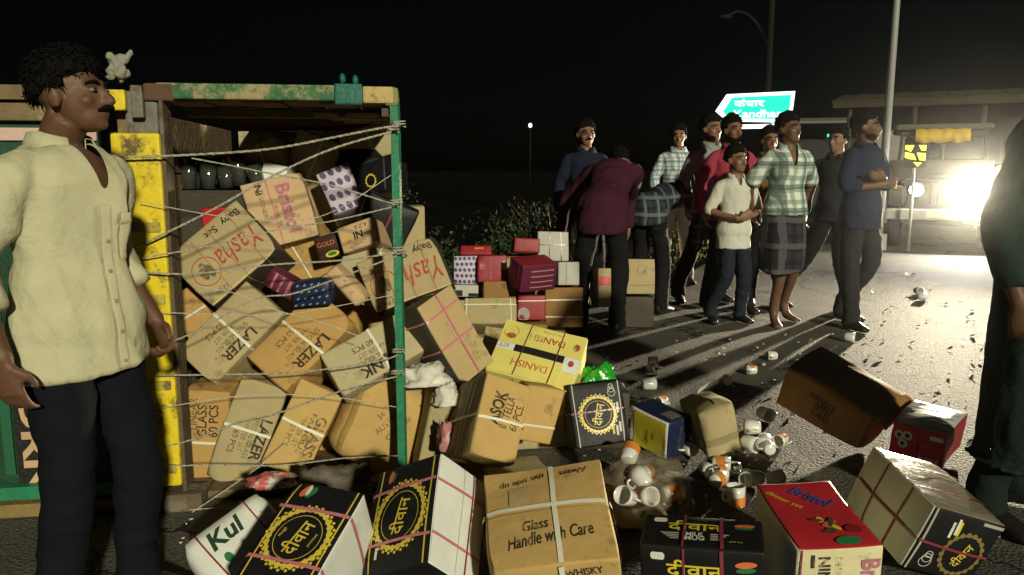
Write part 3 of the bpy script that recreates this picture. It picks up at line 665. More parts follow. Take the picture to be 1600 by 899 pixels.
# ------------------------------------------------------------------ cartons: (place, turn, size) in metres
BX = {
 'yasha1':((-1.2,3.422,0.87),(0.3648,-0.0579,0.9136,-0.1701),(0.375,0.26,0.289)),
 'bristol_in':((-1.037,3.617,1.059),(0.7889,-0.1253,0.6015,-0.01),(0.3,0.24,0.269)),
 'crystal_in':((-0.636,3.457,0.965),(0.1611,0.0459,0.9788,-0.1179),(0.164,0.22,0.112)),
 'badge_in':((-0.794,3.52,0.921),(0.9895,-0.0501,-0.1352,0.0063),(0.109,0.2,0.105)),
 'dots_in1':((-0.788,3.718,1.138),(0.9664,-0.1239,-0.1993,0.105),(0.154,0.25,0.2)),
 'dots_in2':((-1.198,3.919,1.209),(0.8825,-0.4051,-0.1506,0.1852),(0.153,0.22,0.157)),
 'black_in1':((-0.703,3.808,1.251),(0.8483,-0.4465,-0.2498,0.1363),(0.153,0.2,0.169)),
 'black_in2':((-0.608,3.811,1.22),(0.9703,-0.0734,-0.0612,-0.2221),(0.15,0.2,0.158)),
 'grey_in':((-0.898,4.015,1.282),(0.899,-0.4218,-0.048,-0.1077),(0.159,0.2,0.176)),
 'yasha2':((-0.452,3.428,0.799),(0.1891,-0.0153,0.9743,-0.1213),(0.343,0.26,0.232)),
 'strapped':((-0.275,3.177,0.578),(0.81,-0.3104,0.4696,0.1643),(0.363,0.2,0.188)),
 'lazer1':((-1.142,3.275,0.562),(0.4031,-0.0893,0.892,-0.1843),(0.394,0.25,0.212)),
 'lazer2':((-0.856,3.247,0.524),(0.4043,-0.1346,0.8739,-0.2338),(0.379,0.25,0.222)),
 'bank':((-0.557,3.21,0.489),(0.2585,-0.1195,0.933,-0.2202),(0.397,0.25,0.195)),
 'glass60':((-1.232,3.183,0.19),(0.7403,0.0289,-0.6716,0.0107),(0.435,0.255,0.167)),
 'lazer3':((-1.085,3.163,0.215),(0.5578,-0.111,0.8214,0.0431),(0.429,0.245,0.187)),
 'plain4':((-0.856,3.146,0.219),(0.5332,-0.1532,0.8312,-0.0365),(0.362,0.245,0.181)),
 'gold5':((-0.557,3.251,0.215),(0.9709,-0.0561,0.2056,0.1094),(0.335,0.292,0.352)),
 'leftcarton':((-1.366,3.447,0.628),(0.935,-0.1518,-0.3205,0.006),(0.146,0.2,0.226)),
 'asok':((-0.104,2.863,0.327),(0.9557,-0.2111,0.1448,0.145),(0.176,0.391,0.292)),
 'carton_behind_asok':((0.084,3.271,0.256),(0.9827,-0.0556,0.1326,0.1167),(0.164,0.25,0.226)),
 'danish':((0.112,3.416,0.399),(0.9248,0.3446,0.0519,-0.1527),(0.38,0.292,0.2)),
 'diwan_c':((0.346,3.276,0.228),(0.9826,-0.1707,-0.0611,0.0408),(0.224,0.262,0.257)),
 'navy':((0.667,3.457,0.109),(0.8857,0.0529,0.035,-0.4599),(0.238,0.143,0.185)),
 'tan_crushed':((0.882,3.427,0.139),(0.9883,-0.0672,-0.1366,-0.0035),(0.162,0.372,0.194)),
 'bigbrown':((1.56,3.681,0.186),(0.9137,0.1217,0.1467,-0.3589),(0.43,0.361,0.192)),
 'redgrey':((1.845,3.401,0.105),(0.9259,0.06,0.027,-0.3721),(0.218,0.315,0.163)),
 'blackwhite':((1.311,2.419,0.175),(0.981,0.0846,0.1635,0.0614),(0.257,0.348,0.221)),
 'redbristol':((0.905,2.246,0.145),(0.9975,0.0616,-0.0316,0.0107),(0.24,0.349,0.236)),
 'milkmug':((0.556,2.174,0.125),(0.9891,0.0537,-0.0351,-0.1322),(0.34,0.172,0.213)),
 'glasscare':((0.115,2.114,0.214),(0.9767,0.202,-0.0727,0.0029),(0.343,0.351,0.265)),
 'diwan_a':((-0.547,2.013,0.204),(0.9587,0.2441,0.0107,-0.1458),(0.207,0.346,0.26)),
 'diwan_b':((-0.249,2.185,0.227),(0.8594,-0.4151,-0.1066,-0.279),(0.239,0.224,0.329)),
 'kull':((-0.804,2.24,0.144),(0.8176,-0.4017,-0.3435,0.2285),(0.268,0.12,0.204)),
 'f_dots':((-0.348,5.873,0.514),(0.996,-0.0742,0.0032,0.0492),(0.177,0.25,0.205)),
 'f_red':((-0.153,5.823,0.53),(0.996,-0.0741,0.0031,0.0493),(0.209,0.25,0.194)),
 'f_maroon':((0.143,5.55,0.536),(0.8586,0.0627,0.1066,-0.4976),(0.189,0.282,0.192)),
 'f_redtop':((0.101,6.023,0.679),(0.9951,-0.0797,0.0303,0.0498),(0.193,0.25,0.106)),
 'f_whitegrid':((0.295,6.073,0.668),(0.9961,-0.0734,0.0023,0.0492),(0.233,0.25,0.221)),
 'f_blackwhite':((-0.327,5.823,0.367),(0.996,-0.0743,0.0039,0.0492),(0.213,0.25,0.085)),
 'f_orange':((-0.099,5.723,0.387),(0.996,-0.0743,0.0038,0.0493),(0.229,0.25,0.128)),
 'f_strapcarton':((0.369,5.823,0.244),(0.996,-0.0752,0.0043,0.049),(0.282,0.25,0.288)),
 'f_reddisc':((0.13,5.673,0.271),(0.996,-0.0745,0.0044,0.0494),(0.197,0.25,0.173)),
 'f_wrapped':((-0.145,5.312,0.274),(0.9732,-0.23,-0.0009,0.0035),(0.34,0.25,0.177)),
 'f_whitelow':((0.404,5.923,0.48),(0.996,-0.0741,0.0033,0.0499),(0.158,0.25,0.17)),
 'f_midcarton':((1.001,6.323,0.406),(0.996,-0.0739,0.0034,0.0498),(0.221,0.25,0.272)),
 'f_redlid':((-0.265,5.961,0.611),(0.9725,-0.2327,-0.0009,0.0015),(0.227,0.25,0.073)),
 'f_between':((0.689,6.073,0.352),(0.9959,-0.0743,0.0037,0.0506),(0.1,0.25,0.29)),
}
def dots(b, face, nx, ny, mat, rx, ry, rot=0):
    U, W = b.size(face); vs = []; fs = []
    for i in range(nx):
        for j in range(ny):
            x = (-.85 + 1.7 * (i + .5 * (j % 2) * .8) / max(1, nx - .5)) * U / 2; y = (-.82 + 1.64 * j / max(1, ny - 1)) * W / 2
            o = len(vs)
            for k in range(10):
                a = 2 * math.pi * k / 10; q = (rx * math.cos(a), ry * math.sin(a)); c_, s_ = math.cos(R(rot)), math.sin(R(rot))
                vs.append((x + c_ * q[0] - s_ * q[1], y + s_ * q[0] + c_ * q[1]))
            fs.append(tuple(range(o, o + 10)))
    b.decal(face, vs, fs, mat, 'print')
seed = [10]
def box(key, name, label, mat, **k):
    seed[0] += 1
    return Carton(name, label, BX[key], mat, seed=seed[0], **k)
IN = 'cartons stacked in the truck'; OUT = 'cartons spilled on the road'; FAR = 'cartons heaped beside the road'

# -- in the truck
def baby(key, label):
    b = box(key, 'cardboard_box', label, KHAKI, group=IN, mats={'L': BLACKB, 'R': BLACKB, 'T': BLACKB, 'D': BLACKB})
    b.text('F', 'Baby  Set', -.42, -.72, .042, mat=BLACKINK, bold=.018, width=.17)
    b.text('F', 'Yasha', -.36, .18, .095, mat=REDINK, shear=.3, width=.19)
    b.ring('F', .52, .12, .058, .062, REDINK); b.disc('F', .44, .18, .016, .03, FADEINK); b.disc('F', .60, .14, .016, .028, FADEINK); b.disc('F', .52, -.02, .014, .022, FADEINK)
    b.text('F', '12 Pcs', .55, .80, .018, mat=BLACKINK)
    for p in (-.62, -.1, .35): b.strap('x', p, M('clear_band', (.40, .22, .14), rough=.2, coat=.5, bump=.1), .005)
    b.rect('F', -.98, .93, .98, .985, M('clear_edge_tape', (.55, .46, .2), rough=.12, spec=.7, coat=.6), 'tape'); return b
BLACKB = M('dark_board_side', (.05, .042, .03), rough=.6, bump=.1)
baby('yasha1', 'upside-down khaki baby set carton with red script, upper left of the truck opening')
baby('yasha2', 'upside-down khaki baby set carton with red script behind the green post')
b = box('bristol_in', 'cardboard_box', 'pinkish carton with sideways purple lettering, high in the truck', PINKT, group=IN, mats={'D': BLACKB})
b.text('F', 'Bristol', -.0, .32, .062, mat=PINKINK, bold=.03, width=.22); b.text('F', 'NI', -.72, -.45, .035, mat=BLACKINK, bold=.03); b.text('F', 'DESIGNER', -.3, -.45, .020, mat=FADEINK); b.text('F', 'dinner set', .15, -.05, .016, mat=FADEINK)
b.strap('z', -.15, STRAPP, .006); b.rect('F', .72, -.98, .98, .98, PINKT, 'tape')
b = box('crystal_in', 'cardboard_box', 'small pinkish upside-down carton below the lilac dotted box', PINKT, group=IN, bulge=.002, dent=.001)
b.text('F', 'NI', -.05, .0, .032, mat=BLACKINK, bold=.03); b.text('F', 'crystal', .0, .62, .016, mat=FADEINK); b.text('F', 'gold', .6, .05, .03, mat=GOLDINK, shear=.3); b.text('F', 'A Z B', -.3, -.6, .016, mat=BLACKINK)
b = box('badge_in', 'printed_box', 'small dark box with a yellow-green oval badge', M('dark_brown_print', (.045, .02, .014), rough=.4), group=IN, bulge=.001, dent=.001)
b.disc('F', .2, -.62, .030, .014, YELL); b.disc('F', .2, -.62, .020, .008, GREENINK, eps=.003); b.text('F', 'GOLD', -.1, .3, .02, mat=ORANGEINK)
for key, lab in (('dots_in1', 'lilac box printed with dark ovals at the right of the truck load'), ('dots_in2', 'lilac oval-printed box half hidden at the back of the load')):
    b = box(key, 'printed_box', lab, LILAC, group=IN, mats={'L': MAROON, 'T': MAROON}, bulge=.002); dots(b, 'F', 4, 4, PURPLE, .013, .018, 20)
b = box('black_in1', 'printed_box', 'glossy black box at the top right of the truck load', BLACK, group=IN); b.rect('F', -.2, .35, .3, .42, WHITEINK)
b = box('black_in2', 'printed_box', 'black box with a small gold emblem beside the green post', BLACK, group=IN); b.ring('F', .0, -.3, .022, .028, GOLDINK, .15, 6); b.rect('F', -.7, .5, -.2, .58, WHITEINK)
b = box('grey_in', 'cardboard_box', 'dark grey carton wedged under the truck roof boards', M('dark_grey_board', (.09, .088, .075), rough=.8, bump=.1), group=IN)
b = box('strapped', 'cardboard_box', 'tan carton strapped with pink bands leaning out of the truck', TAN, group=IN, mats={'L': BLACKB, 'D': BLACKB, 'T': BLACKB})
b.flaps('F', TAN, 'u', .007); b.strap('x', -.62, STRAPP, .008, .006); b.strap('x', .1, STRAPP, .008, .006); b.strap('z', .08, STRAPP, .009, .006); b.rect('F', -.9, -.1, .2, .02, M('glossy_tape', (.52, .36, .22), rough=.1, spec=.8, coat=.8), 'tape', .0055)
def lazer(key, label, mat, word='LAZER', sub='SPECIAL GLASS', ink=BLACKINK, d=.55):
    b = box(key, 'cardboard_box', label, mat, group=IN, bulge=.005, dent=.004)
    b.text('F', word, .05, .62, .044, mat=ink, bold=.025, width=.17); b.text('F', sub, .05, .22, .020, mat=FADEINK, bold=.01, width=.17); b.text('F', 'WATER SET', .05, -.08, .020, mat=FADEINK, width=.13); b.text('F', '60 PCS', .2, -.42, .024, mat=ink, width=.09)
    b.strap('x', -.06, STRAPW, .011); b.flaps('T', mat, 'u'); return b
lazer('lazer1', 'khaki upside-down LAZER carton at mid height by the yellow member', KHAKI)
lazer('lazer2', 'orange-brown upside-down LAZER carton in the middle of the load', AMBER)
lazer('bank', 'pale grey upside-down BANK glass carton beside the green post', GREYK, 'BANK', 'ROYAL GLASS')
lazer('lazer3', 'khaki LAZER carton standing on end in the bottom row', DRAB)
lazer('plain4', 'golden carton with faded print between LAZER carton and bulging carton', GOLD, 'GLASS', 'FAMOUS', FADEINK)
b = box('glass60', 'cardboard_box', 'brown GLASS 60 PCS carton on end against the yellow member', AMBER, group=IN)
b.text('F', 'LINEAR', .55, .55, .03, mat=FADEINK, bold=.02); b.text('F', 'GLASS', .42, .15, .036, mat=BLACKINK, bold=.015); b.text('F', '60 PCS', .42, -.35, .036, mat=BLACKINK, bold=.015); b.strap('x', -.02, STRAPW, .011)
b = box('gold5', 'cardboard_box', 'bulging golden carton crushed behind the green post', GOLD, group=IN, bulge=.022, dent=.016, rr=.022)
b.text('F', '36 PCS', -.18, .45, .026, rot=62, mat=FADEINK, eps=.005); b.text('F', 'AUSTRALIA', -.02, .25, .026, rot=62, mat=FADEINK, width=.16, eps=.005); b.text('F', 'GOLD', .22, .05, .026, rot=62, mat=FADEINK, eps=.005); b.rect('F', -.99, -.9, -.82, .95, TAPE, 'tape', .006)
b = box('leftcarton', 'cardboard_box', 'brown carton corner tucked behind the khaki LAZER carton', AMBER, group=IN); b.strap('z', -.1, STRAPW, .009)
# filler cartons that carry the load from behind
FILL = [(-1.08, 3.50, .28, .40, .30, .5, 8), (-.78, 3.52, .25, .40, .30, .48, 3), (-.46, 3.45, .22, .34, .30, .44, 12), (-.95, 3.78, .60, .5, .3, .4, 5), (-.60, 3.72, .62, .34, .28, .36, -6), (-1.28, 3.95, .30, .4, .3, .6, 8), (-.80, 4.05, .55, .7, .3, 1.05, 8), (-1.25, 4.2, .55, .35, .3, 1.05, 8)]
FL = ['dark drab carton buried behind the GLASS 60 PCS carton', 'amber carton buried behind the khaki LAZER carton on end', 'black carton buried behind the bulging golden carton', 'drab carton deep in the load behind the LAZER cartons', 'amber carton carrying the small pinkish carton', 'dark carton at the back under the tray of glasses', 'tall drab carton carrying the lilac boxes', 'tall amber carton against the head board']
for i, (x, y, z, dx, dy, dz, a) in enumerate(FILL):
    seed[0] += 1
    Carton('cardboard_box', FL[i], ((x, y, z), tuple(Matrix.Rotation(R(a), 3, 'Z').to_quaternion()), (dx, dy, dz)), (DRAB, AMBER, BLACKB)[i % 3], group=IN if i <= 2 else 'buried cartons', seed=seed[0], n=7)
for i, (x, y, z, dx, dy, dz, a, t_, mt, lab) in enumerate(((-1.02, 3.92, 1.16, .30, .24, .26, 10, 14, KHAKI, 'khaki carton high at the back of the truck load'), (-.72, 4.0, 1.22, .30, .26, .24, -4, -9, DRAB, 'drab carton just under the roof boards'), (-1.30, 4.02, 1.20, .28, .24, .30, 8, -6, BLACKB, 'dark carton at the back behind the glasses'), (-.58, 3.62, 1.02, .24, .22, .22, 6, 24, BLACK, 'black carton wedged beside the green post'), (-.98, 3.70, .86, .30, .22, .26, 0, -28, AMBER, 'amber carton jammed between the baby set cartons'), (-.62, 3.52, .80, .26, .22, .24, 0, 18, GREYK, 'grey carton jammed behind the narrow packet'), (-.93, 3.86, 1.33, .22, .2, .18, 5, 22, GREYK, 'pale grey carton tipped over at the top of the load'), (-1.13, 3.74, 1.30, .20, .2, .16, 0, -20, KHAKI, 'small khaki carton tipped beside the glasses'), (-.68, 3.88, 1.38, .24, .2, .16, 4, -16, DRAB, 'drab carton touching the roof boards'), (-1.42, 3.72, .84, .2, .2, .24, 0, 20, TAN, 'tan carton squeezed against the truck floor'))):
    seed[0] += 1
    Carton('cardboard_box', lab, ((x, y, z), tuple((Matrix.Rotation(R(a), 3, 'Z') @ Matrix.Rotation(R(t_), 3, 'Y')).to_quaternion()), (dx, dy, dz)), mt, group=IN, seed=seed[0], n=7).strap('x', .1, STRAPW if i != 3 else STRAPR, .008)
# shrink-wrapped glassware at the back left
GLS = M('wrapped_glass', (.04, .045, .04), rough=.06, bump=.3, bs=30, spec=1.0, coat=1.0)
gw = empty('glassware_tray', (-1.28, 3.66, 1.17)); tag(gw, 'shiny shrink-wrapped tray of drinking glasses in the dark of the truck', 'glassware')
B().box((0, 0, -.01), (.42, .26, .02)).build('tray', BLACKB, gw)
gl = B().lathe([(.0, .005), (.030, .005), (.034, .06), (.038, .14), (.035, .14), (.028, .012), (.0, .012)], n=14)
g0 = None
for i in range(5):
    for j in range(3):
        if g0 is None: g0 = gl.build('glass', GLS, gw, True); g0.location = (-.16, -.08, 0)
        else: q = g0.copy(); link(q, gw); q.location = (-.16 + i * .08 + random.uniform(-.012, .012), -.08 + j * .08, random.uniform(0, .02)); q.rotation_euler = (random.uniform(-.3, .3), random.uniform(-.35, .35), 0); q.scale = (1, 1, random.uniform(.7, 1.1))
pk = B().box((0, 0, 0), (.40, .28, .52), None, .01).build('cardboard_box', BLACKB); pk.location = (-1.28, 3.66, .90); tag(pk, 'dark carton carrying the tray of glasses', 'box', IN)
cs = B().box((0, 0, 0), (.12, .1, .08), None, .006).build('printed_box', REDB); cs.location = (-1.27, 3.47, 1.06); tag(cs, 'little red box below the tray of glasses', 'box', IN)
ws = B().box((0, 0, 0), (.11, .16, .09), Matrix.Rotation(R(12), 3, 'Y'), .006).build('printed_box', WHITE); ws.location = (-1.06, 3.66, 1.24); tag(ws, 'small bright white box above the pinkish carton', 'box', IN)
for i, (x, y, z, mt, lab) in enumerate(((-.93, 3.22, .80, MAROON, 'crumpled purple packet between the cartons'), (-.80, 3.18, .77, NAVY, 'dark blue packet above the orange-brown carton'), (-.68, 3.25, .79, PINKT, 'narrow peach packet standing beside the baby set carton'))):
    seed[0] += 1
    pb = Carton('packet', lab, ((x, y, z), tuple(Matrix.Rotation(R(30 - 35 * i), 3, 'Y').to_quaternion()), ((.13, .10, .075), (.15, .1, .1), (.055, .1, .17))[i]), mt, 'packet', IN, .006, .006, seed[0])
    if i == 0:
        for q in (-.5, 0, .5): pb.rect('F', q - .08, -.9, q + .08, .9, PINKINK)
    if i == 1: dots(pb, 'F', 5, 4, M('pale_blue_print', (.16, .22, .33)), .006, .004, 30)

# -- spilled on the road
b = box('asok', 'cardboard_box', 'tall golden ASOK carton tilted in front of the green post', GOLD, group=OUT, bulge=.003, mats={'L': DRAB})
b.text('F', 'ASOK', -.28, .25, .045, rot=84, mat=BLACKINK, bold=.03, width=.125); b.text('F', '8 STELLA', .18, .18, .03, rot=84, mat=BLACKINK, width=.12); b.text('F', '60 PCS.', .62, .12, .03, rot=84, mat=BLACKINK, width=.10); b.text('F', 'fine dinner range', -.02, .3, .014, rot=84, mat=FADEINK)
b.strap('z', -.05, STRAPW, .010, .005); b.strap('y', -.45, STRAPW, .005); b.strap('y', -.2, STRAPW, .005)
b = box('carton_behind_asok', 'cardboard_box', 'golden carton right behind the ASOK carton', GOLD, group=OUT); b.strap('z', -.4, STRAPW, .008)
h = b.h; b.open_flap([(-h.x, h.y, h.z), (h.x, h.y, h.z), (h.x * .9, h.y + .03, h.z + .075), (-h.x * .85, h.y + .04, h.z + .07)], GOLD); b.open_flap([(h.x, -h.y, h.z), (h.x, h.y, h.z), (h.x + .05, h.y * .9, h.z + .05), (h.x + .055, -h.y * .9, h.z + .045)], GOLD)
b = box('danish', 'cardboard_box', 'yellow DANISH carton with its torn top flaps open', LEMON, group=OUT, bulge=.003)
b.rect('T', -.98, -.16, .98, .14, SOOT, 'opening', .003); b.rect('T', -.98, -.16, -.56, .2, WHITE, 'flap', .0055); b.rect('T', .62, -.42, .98, .14, WHITE, 'flap', .0055)  # flat black strip painted in for the shaded inside of the carton
b.rect('T', -.98, .12, .98, .985, LEMON, 'flap', .008); b.rect('T', -.98, -.985, .64, -.15, LEMON, 'flap', .007)
b.text('T', 'DANISH', .12, .52, .035, 180, REDINK, .0, 0, .16, .012); b.text('T', 'DANISH', -.08, -.55, .035, 180, ORANGEINK, .0, 0, .16, .011); b.text('T', 'tea set of six', .2, .80, .012, 180, FADEINK, eps=.012)
b.ring('T', -.74, .55, .030, .0325, YELL, eps=.012); b.disc('T', -.72, .40, .022, .016, REDINK, eps=.012); b.disc('T', .82, .52, .014, .02, REDINK, eps=.012); b.disc('T', .8, -.1, .012, .016, REDINK, eps=.009); b.text('T', 'SET', -.8, .0, .022, 180, PINKINK, eps=.009)
b.strap('x', -.35, STRAPR, .004, .013); b.strap('x', .45, STRAPR, .004, .013)
def diwan(key, label, face, rot, group=OUT, mats=None, size=1.0, ry=1.0, corner=True):
    b = box(key, 'printed_box', label, BLACK, group=group, mats=mats, bulge=.004, dent=.003)
    U, W = b.size(face); r = .40 * min(U, W) * size
    b.ring(face, 0, -.02, r * .86, r * .97, GOLDINK, .12, 14, 1.0, ry); b.ring(face, 0, -.02, r * .74, r * .76, GOLDINK, 0, 0, 1.0, ry)
    vs = []; fs = []
    for k in range(28):
        a = 2 * math.pi * k / 28; o = len(vs)
        for q in range(6): vs.append((r * 1.10 * math.cos(a) + r * .055 * math.cos(q * 1.047), -.02 * W / 2 + ry * r * 1.10 * math.sin(a) + r * .055 * math.sin(q * 1.047)))
        fs.append(tuple(range(o, o + 6)))
    b.decal(face, vs, fs, GOLDINK)
    b.text(face, 'दीवान', 0, -.02, r * .62, rot, GOLDINK, .012, 0, r * 1.25, .003)
    return b
b = diwan('diwan_a', 'black box with gold medallion and pink straps, nearest the white bag', 'T', 80, mats={'R': WHITE, 'L': BLACK}, ry=1.1)
for s_ in (-1, 1): b.rect('T', s_ * .86 - .02, -.98, s_ * .86 + .02, .98, GOLDINK, 'border', .002, 16)
b.disc('T', -.55, .82, .012, .024, ORANGEINK, rot=-20); b.disc('T', -.38, .80, .010, .022, GREENINK, rot=-25); b.disc('T', -.47, .83, .006, .018, WHITEINK, eps=.0028)
b.text('T', 'premium', .42, -.02, .010, 80, GOLDINK); b.text('T', 'mugs', -.45, .02, .010, 80, GOLDINK)
b.strap('y', .48, STRAPP, .010, .0055); b.strap('y', -.45, STRAPP, .010, .0055); b.disc('R', .6, .55, .012, .02, WHITEINK)
b = diwan('diwan_b', 'black box with gold medallion and white side, standing beside the green post foot', 'F', 80, mats={'R': WHITE}, ry=1.12, size=.92)
for s_ in (-.8, .84): b.rect('F', s_ - .022, -.98, s_ + .022, .98, GOLDINK, 'border', .002, 16)
b.disc('F', -.5, .80, .009, .02, ORANGEINK, rot=-10); b.disc('F', -.4, .78, .007, .016, GREENINK, rot=-10); b.rect('F', -.62, -.72, -.54, -.5, WHITEINK)
b.strap('z', .52, STRAPP, .009, .0055); b.strap('z', -.47, STRAPP, .009, .0055); b.strap('y', .38, STRAPR, .006, .006)
b.flaps('R', WHITE, 'v', .003)
b = diwan('diwan_c', 'black box with gold medallion and white swirl beside the green plastic', 'F', 75, size=.8)
for s_ in (-.82, .86): b.rect('F', s_ - .02, -.98, s_ + .02, .98, M('silver_ink', (.35, .34, .30), rough=.4, bump=0), 'border', .002, 12)
for k in range(3): b.ring('F', .58, .62 + .1 * k, .014 - .003 * k, .016 - .003 * k, WHITEINK)
for k, (yy, m_) in enumerate(((-.1, WHITEINK), (.12, WHITEINK), (-.55, YELL), (-.6, WHITEINK), (-.5, WHITEINK))):
    xx = (.62, .74, .5, .64, .76)[k]; b.rect('F', xx - .04, yy - .14, xx + .04, yy + .18, m_)
b.strap('z', .08, STRAPR, .006, .005); b.flaps('T', BLACK, 'u')
b = box('navy', 'printed_box', 'navy box with a yellow front panel and glossy lid', NAVY, group=OUT, mats={'F': WHITE}, bulge=.003, rr=.008)
b.rect('F', -.72, -.98, .9, .88, YELL, 'print', .002, 12); b.text('F', 'Lemon', -.1, -.3, .03, 84, BLACKINK, .01, .2, .07); b.text('F', 'set', .25, -.1, .016, 84, BLACKINK); b.text('R', 'GLASS WARE', .0, .0, .018, 84, FADEINK, width=.11); b.text('R', 'ocean', .45, .0, .014, 84, BLUEINK)
b.rect('T', .3, -.6, .9, .3, M('lid_window', (.16, .13, .11), rough=.15, coat=.6), 'window', .003)
b = box('tan_crushed', 'cardboard_box', 'crushed drab carton behind the loose cups', DRAB, group=OUT, bulge=.004, dent=.012, rr=.006)
b.flaps('T', DRAB, 'v', .01, .004, .012); b.strap('z', -.35, M('drab_tape', (.25, .21, .11), rough=.4), .03, .004)
fl_ = B().add([V((.0, .18, .10)), V((.06, .20, .12)), V((.075, .14, .15)), V((.02, .12, .14))], [(0, 1, 2, 3)]).build('flap', WHITE, b.o)
b = box('bigbrown', 'cardboard_box', 'large dark brown carton lying toppled on the open road', BROWN, group=OUT, bulge=.012, dent=.010, rr=.010)
b.text('F', 'HANDLE', -.05, .35, .032, -4, BLACKINK, .01, 0, .13, .005); b.text('F', 'WITH', -.02, .0, .032, -4, BLACKINK, .01, 0, .09, .005); b.text('F', 'CARE', .02, -.35, .032, -4, BLACKINK, .01, 0, .10, .005); b.flaps('R', BROWN, 'u'); b.flaps('T', BROWN, 'u', .006); h = b.h; b.open_flap([(h.x, -h.y, h.z), (h.x, h.y, h.z), (h.x + .07, h.y * .92, h.z - .01), (h.x + .06, -h.y * .9, h.z - .03)], BROWN)
b = box('redgrey', 'printed_box', 'red box with white discs and a silver wrapped lid', REDB, group=OUT, mats={'T': GREYS, 'R': DKRED, 'K': DKRED}, bulge=.004)
for x, y in ((-.68, .36), (-.38, .42), (-.52, -.08)): b.disc('F', x, y, .020, .020, WHITEINK); b.disc('F', x, y, .010, .010, BLACKINK, eps=.003)
b.text('F', 'bristol', .5, -.58, .026, 0, WHITEINK, .02, .2, .08); b.rect('F', .42, .5, .9, .72, WHITEINK); b.text('F', 'cup & saucer', .45, .12, .014, 0, PINKINK, width=.08); b.rect('F', .02, -.3, .08, .2, SOOT)
for k in range(4): b.rect('T', -.9, -.8 + .42 * k, .9, -.55 + .42 * k, M('silver_stripe', (.66, .66, .62), rough=.2, coat=.5), 'print', .0025)
b = box('blackwhite', 'printed_box', 'black box with white carton side and dark red straps, front right', BLACK, group=OUT, mats={'L': WHITE, 'T': M('bronze_film', (.20, .17, .12), rough=.2, coat=.7, bump=.3, bs=16)}, bulge=.005, dent=.004)
r = .07
b.ring('F', .25, -.15, r * .88, r, M('dull_gold_ink', (.20, .15, .04), rough=.4), .12, 10); b.text('F', 'दीवान', .25, -.15, r * .6, 70, GOLDINK, .01, 0, r * 1.2)
for k, (x, y, m_) in enumerate(((-.22, .62, WHITEINK), (-.34, .50, WHITEINK), (-.15, .55, YELL))): b.rect('F', x - .035, y - .25, x + .035, y + .22, m_)
for k in range(3): b.ring('F', -.55, -.62 + .12 * k, .018 - .004 * k, .020 - .004 * k, WHITEINK)
b.rect('F', .4, .84, .98, .93, M('silver_ink', (.35, .34, .30), rough=.4), 'border')
b.rect('F', -.93, -.98, -.88, .98, M('silver_ink', (.35, .34, .30)), 'border')
b.flaps('L', WHITE, 'u', .004); b.strap('y', .35, STRAPR, .008, .006); b.strap('y', -.4, STRAPR, .008, .006); b.strap('z', -.05, STRAPR, .008, .006)
b = box('redbristol', 'printed_box', 'red-lidded box with cream front and blue script, front right', CREAM, group=OUT, mats={'T': REDB, 'L': WHITE}, bulge=.004)
b.text('T', 'Bristol', .22, .50, .05, -48, BLUEINK, .03, .2, .13, .003); b.text('T', 'dinner set', -.5, .45, .02, -48, YELL, .01, .2, .12)
random.seed(8)
for k in range(9): b.disc('T', .1 + random.uniform(-.25, .35), -.42 + random.uniform(-.16, .2), random.uniform(.012, .028), random.uniform(.006, .013), (M('dark_food_print', (.07, .04, .02)), YELL, ORANGEINK, M('dark_food_print', (.07, .04, .02)))[k % 4], eps=.0024 + .0002 * k, rot=random.uniform(0, 180))
b.disc('T', .30, -.84, .035, .02, GREENINK, eps=.0045); b.disc('T', .6, -.55, .024, .02, DKRED, eps=.0048)
b.text('F', 'Bristol', .72, .0, .055, -90, PINKINK, .03, 0, .16); b.text('F', 'NINE', -.35, .35, .034, -90, BLACKINK, .03); b.text('F', 'DESIGNS', -.02, .35, .018, -90, FADEINK); b.rect('F', -.68, .5, -.58, .85, BLACKINK); b.strap('x', -.92, STRAPR, .004, .005)
b = box('milkmug', 'printed_box', 'black MILK MUG box with yellow Hindi lettering at the bottom edge', BLACK, group=OUT, bulge=.003, dent=.002)
for f, yo, sc_ in (('T', .0, 1.), ('F', .1, 1.)):
    b.text(f, 'दीवान', -.12, yo + .30, .055, 0, YELL, .015, 0, .155); b.text(f, 'MILK', -.12, yo - .22, .020, 0, WHITEINK, .02, 0, .05); b.text(f, 'MUG', -.12, yo - .46, .022, 0, WHITEINK, .03, 0, .055)
    for s_ in (-1, 1):
        for k in range(4): b.rect(f, -.12 + s_ * .26 if s_ > 0 else -.12 - .26 - .30 + .05 * k, yo - .18 - .11 * k, -.12 + .26 + .30 - .05 * k if s_ > 0 else -.12 - .26, yo - .14 - .11 * k, WHITEINK, n=2)
    for k in range(4): b.disc(f, -.78 + .045 * k, yo + .62, .008, .012, WHITEINK)
    b.rect(f, -.80, yo + .60, -.60, yo + .68, WHITEINK, n=2)
    b.disc(f, .70, yo + .52, .030, .010, ORANGEINK, rot=6); b.disc(f, .70, yo + .36, .028, .008, GREENINK, rot=6); b.text(f, 'gold line', .55, yo - .55, .010, 0, GOLDINK)
b.strap('x', -.30, STRAPR, .006, .005); b.strap('x', .32, STRAPR, .010, .005)
b = box('glasscare', 'cardboard_box', 'golden Glass Handle with Care carton tied with crossed white straps', GOLD, group=OUT, bulge=.012, dent=.006)
b.flaps('T', GOLD, 'u', .005, .004); b.text('T', 'Glass', -.22, -.30, .034, 6, BLACKINK, .015, .3, .075, .0065); b.text('T', 'Handle with Care', .0, -.52, .040, 6, BLACKINK, .012, .3, .24, .0065)
b.text('T', 'Always', .5, .78, .030, 186, BLACKINK, .008, .3, .085, .0065); b.text('T', 'this side up', -.38, .72, .030, 190, BLACKINK, .008, .3, .13, .0065)
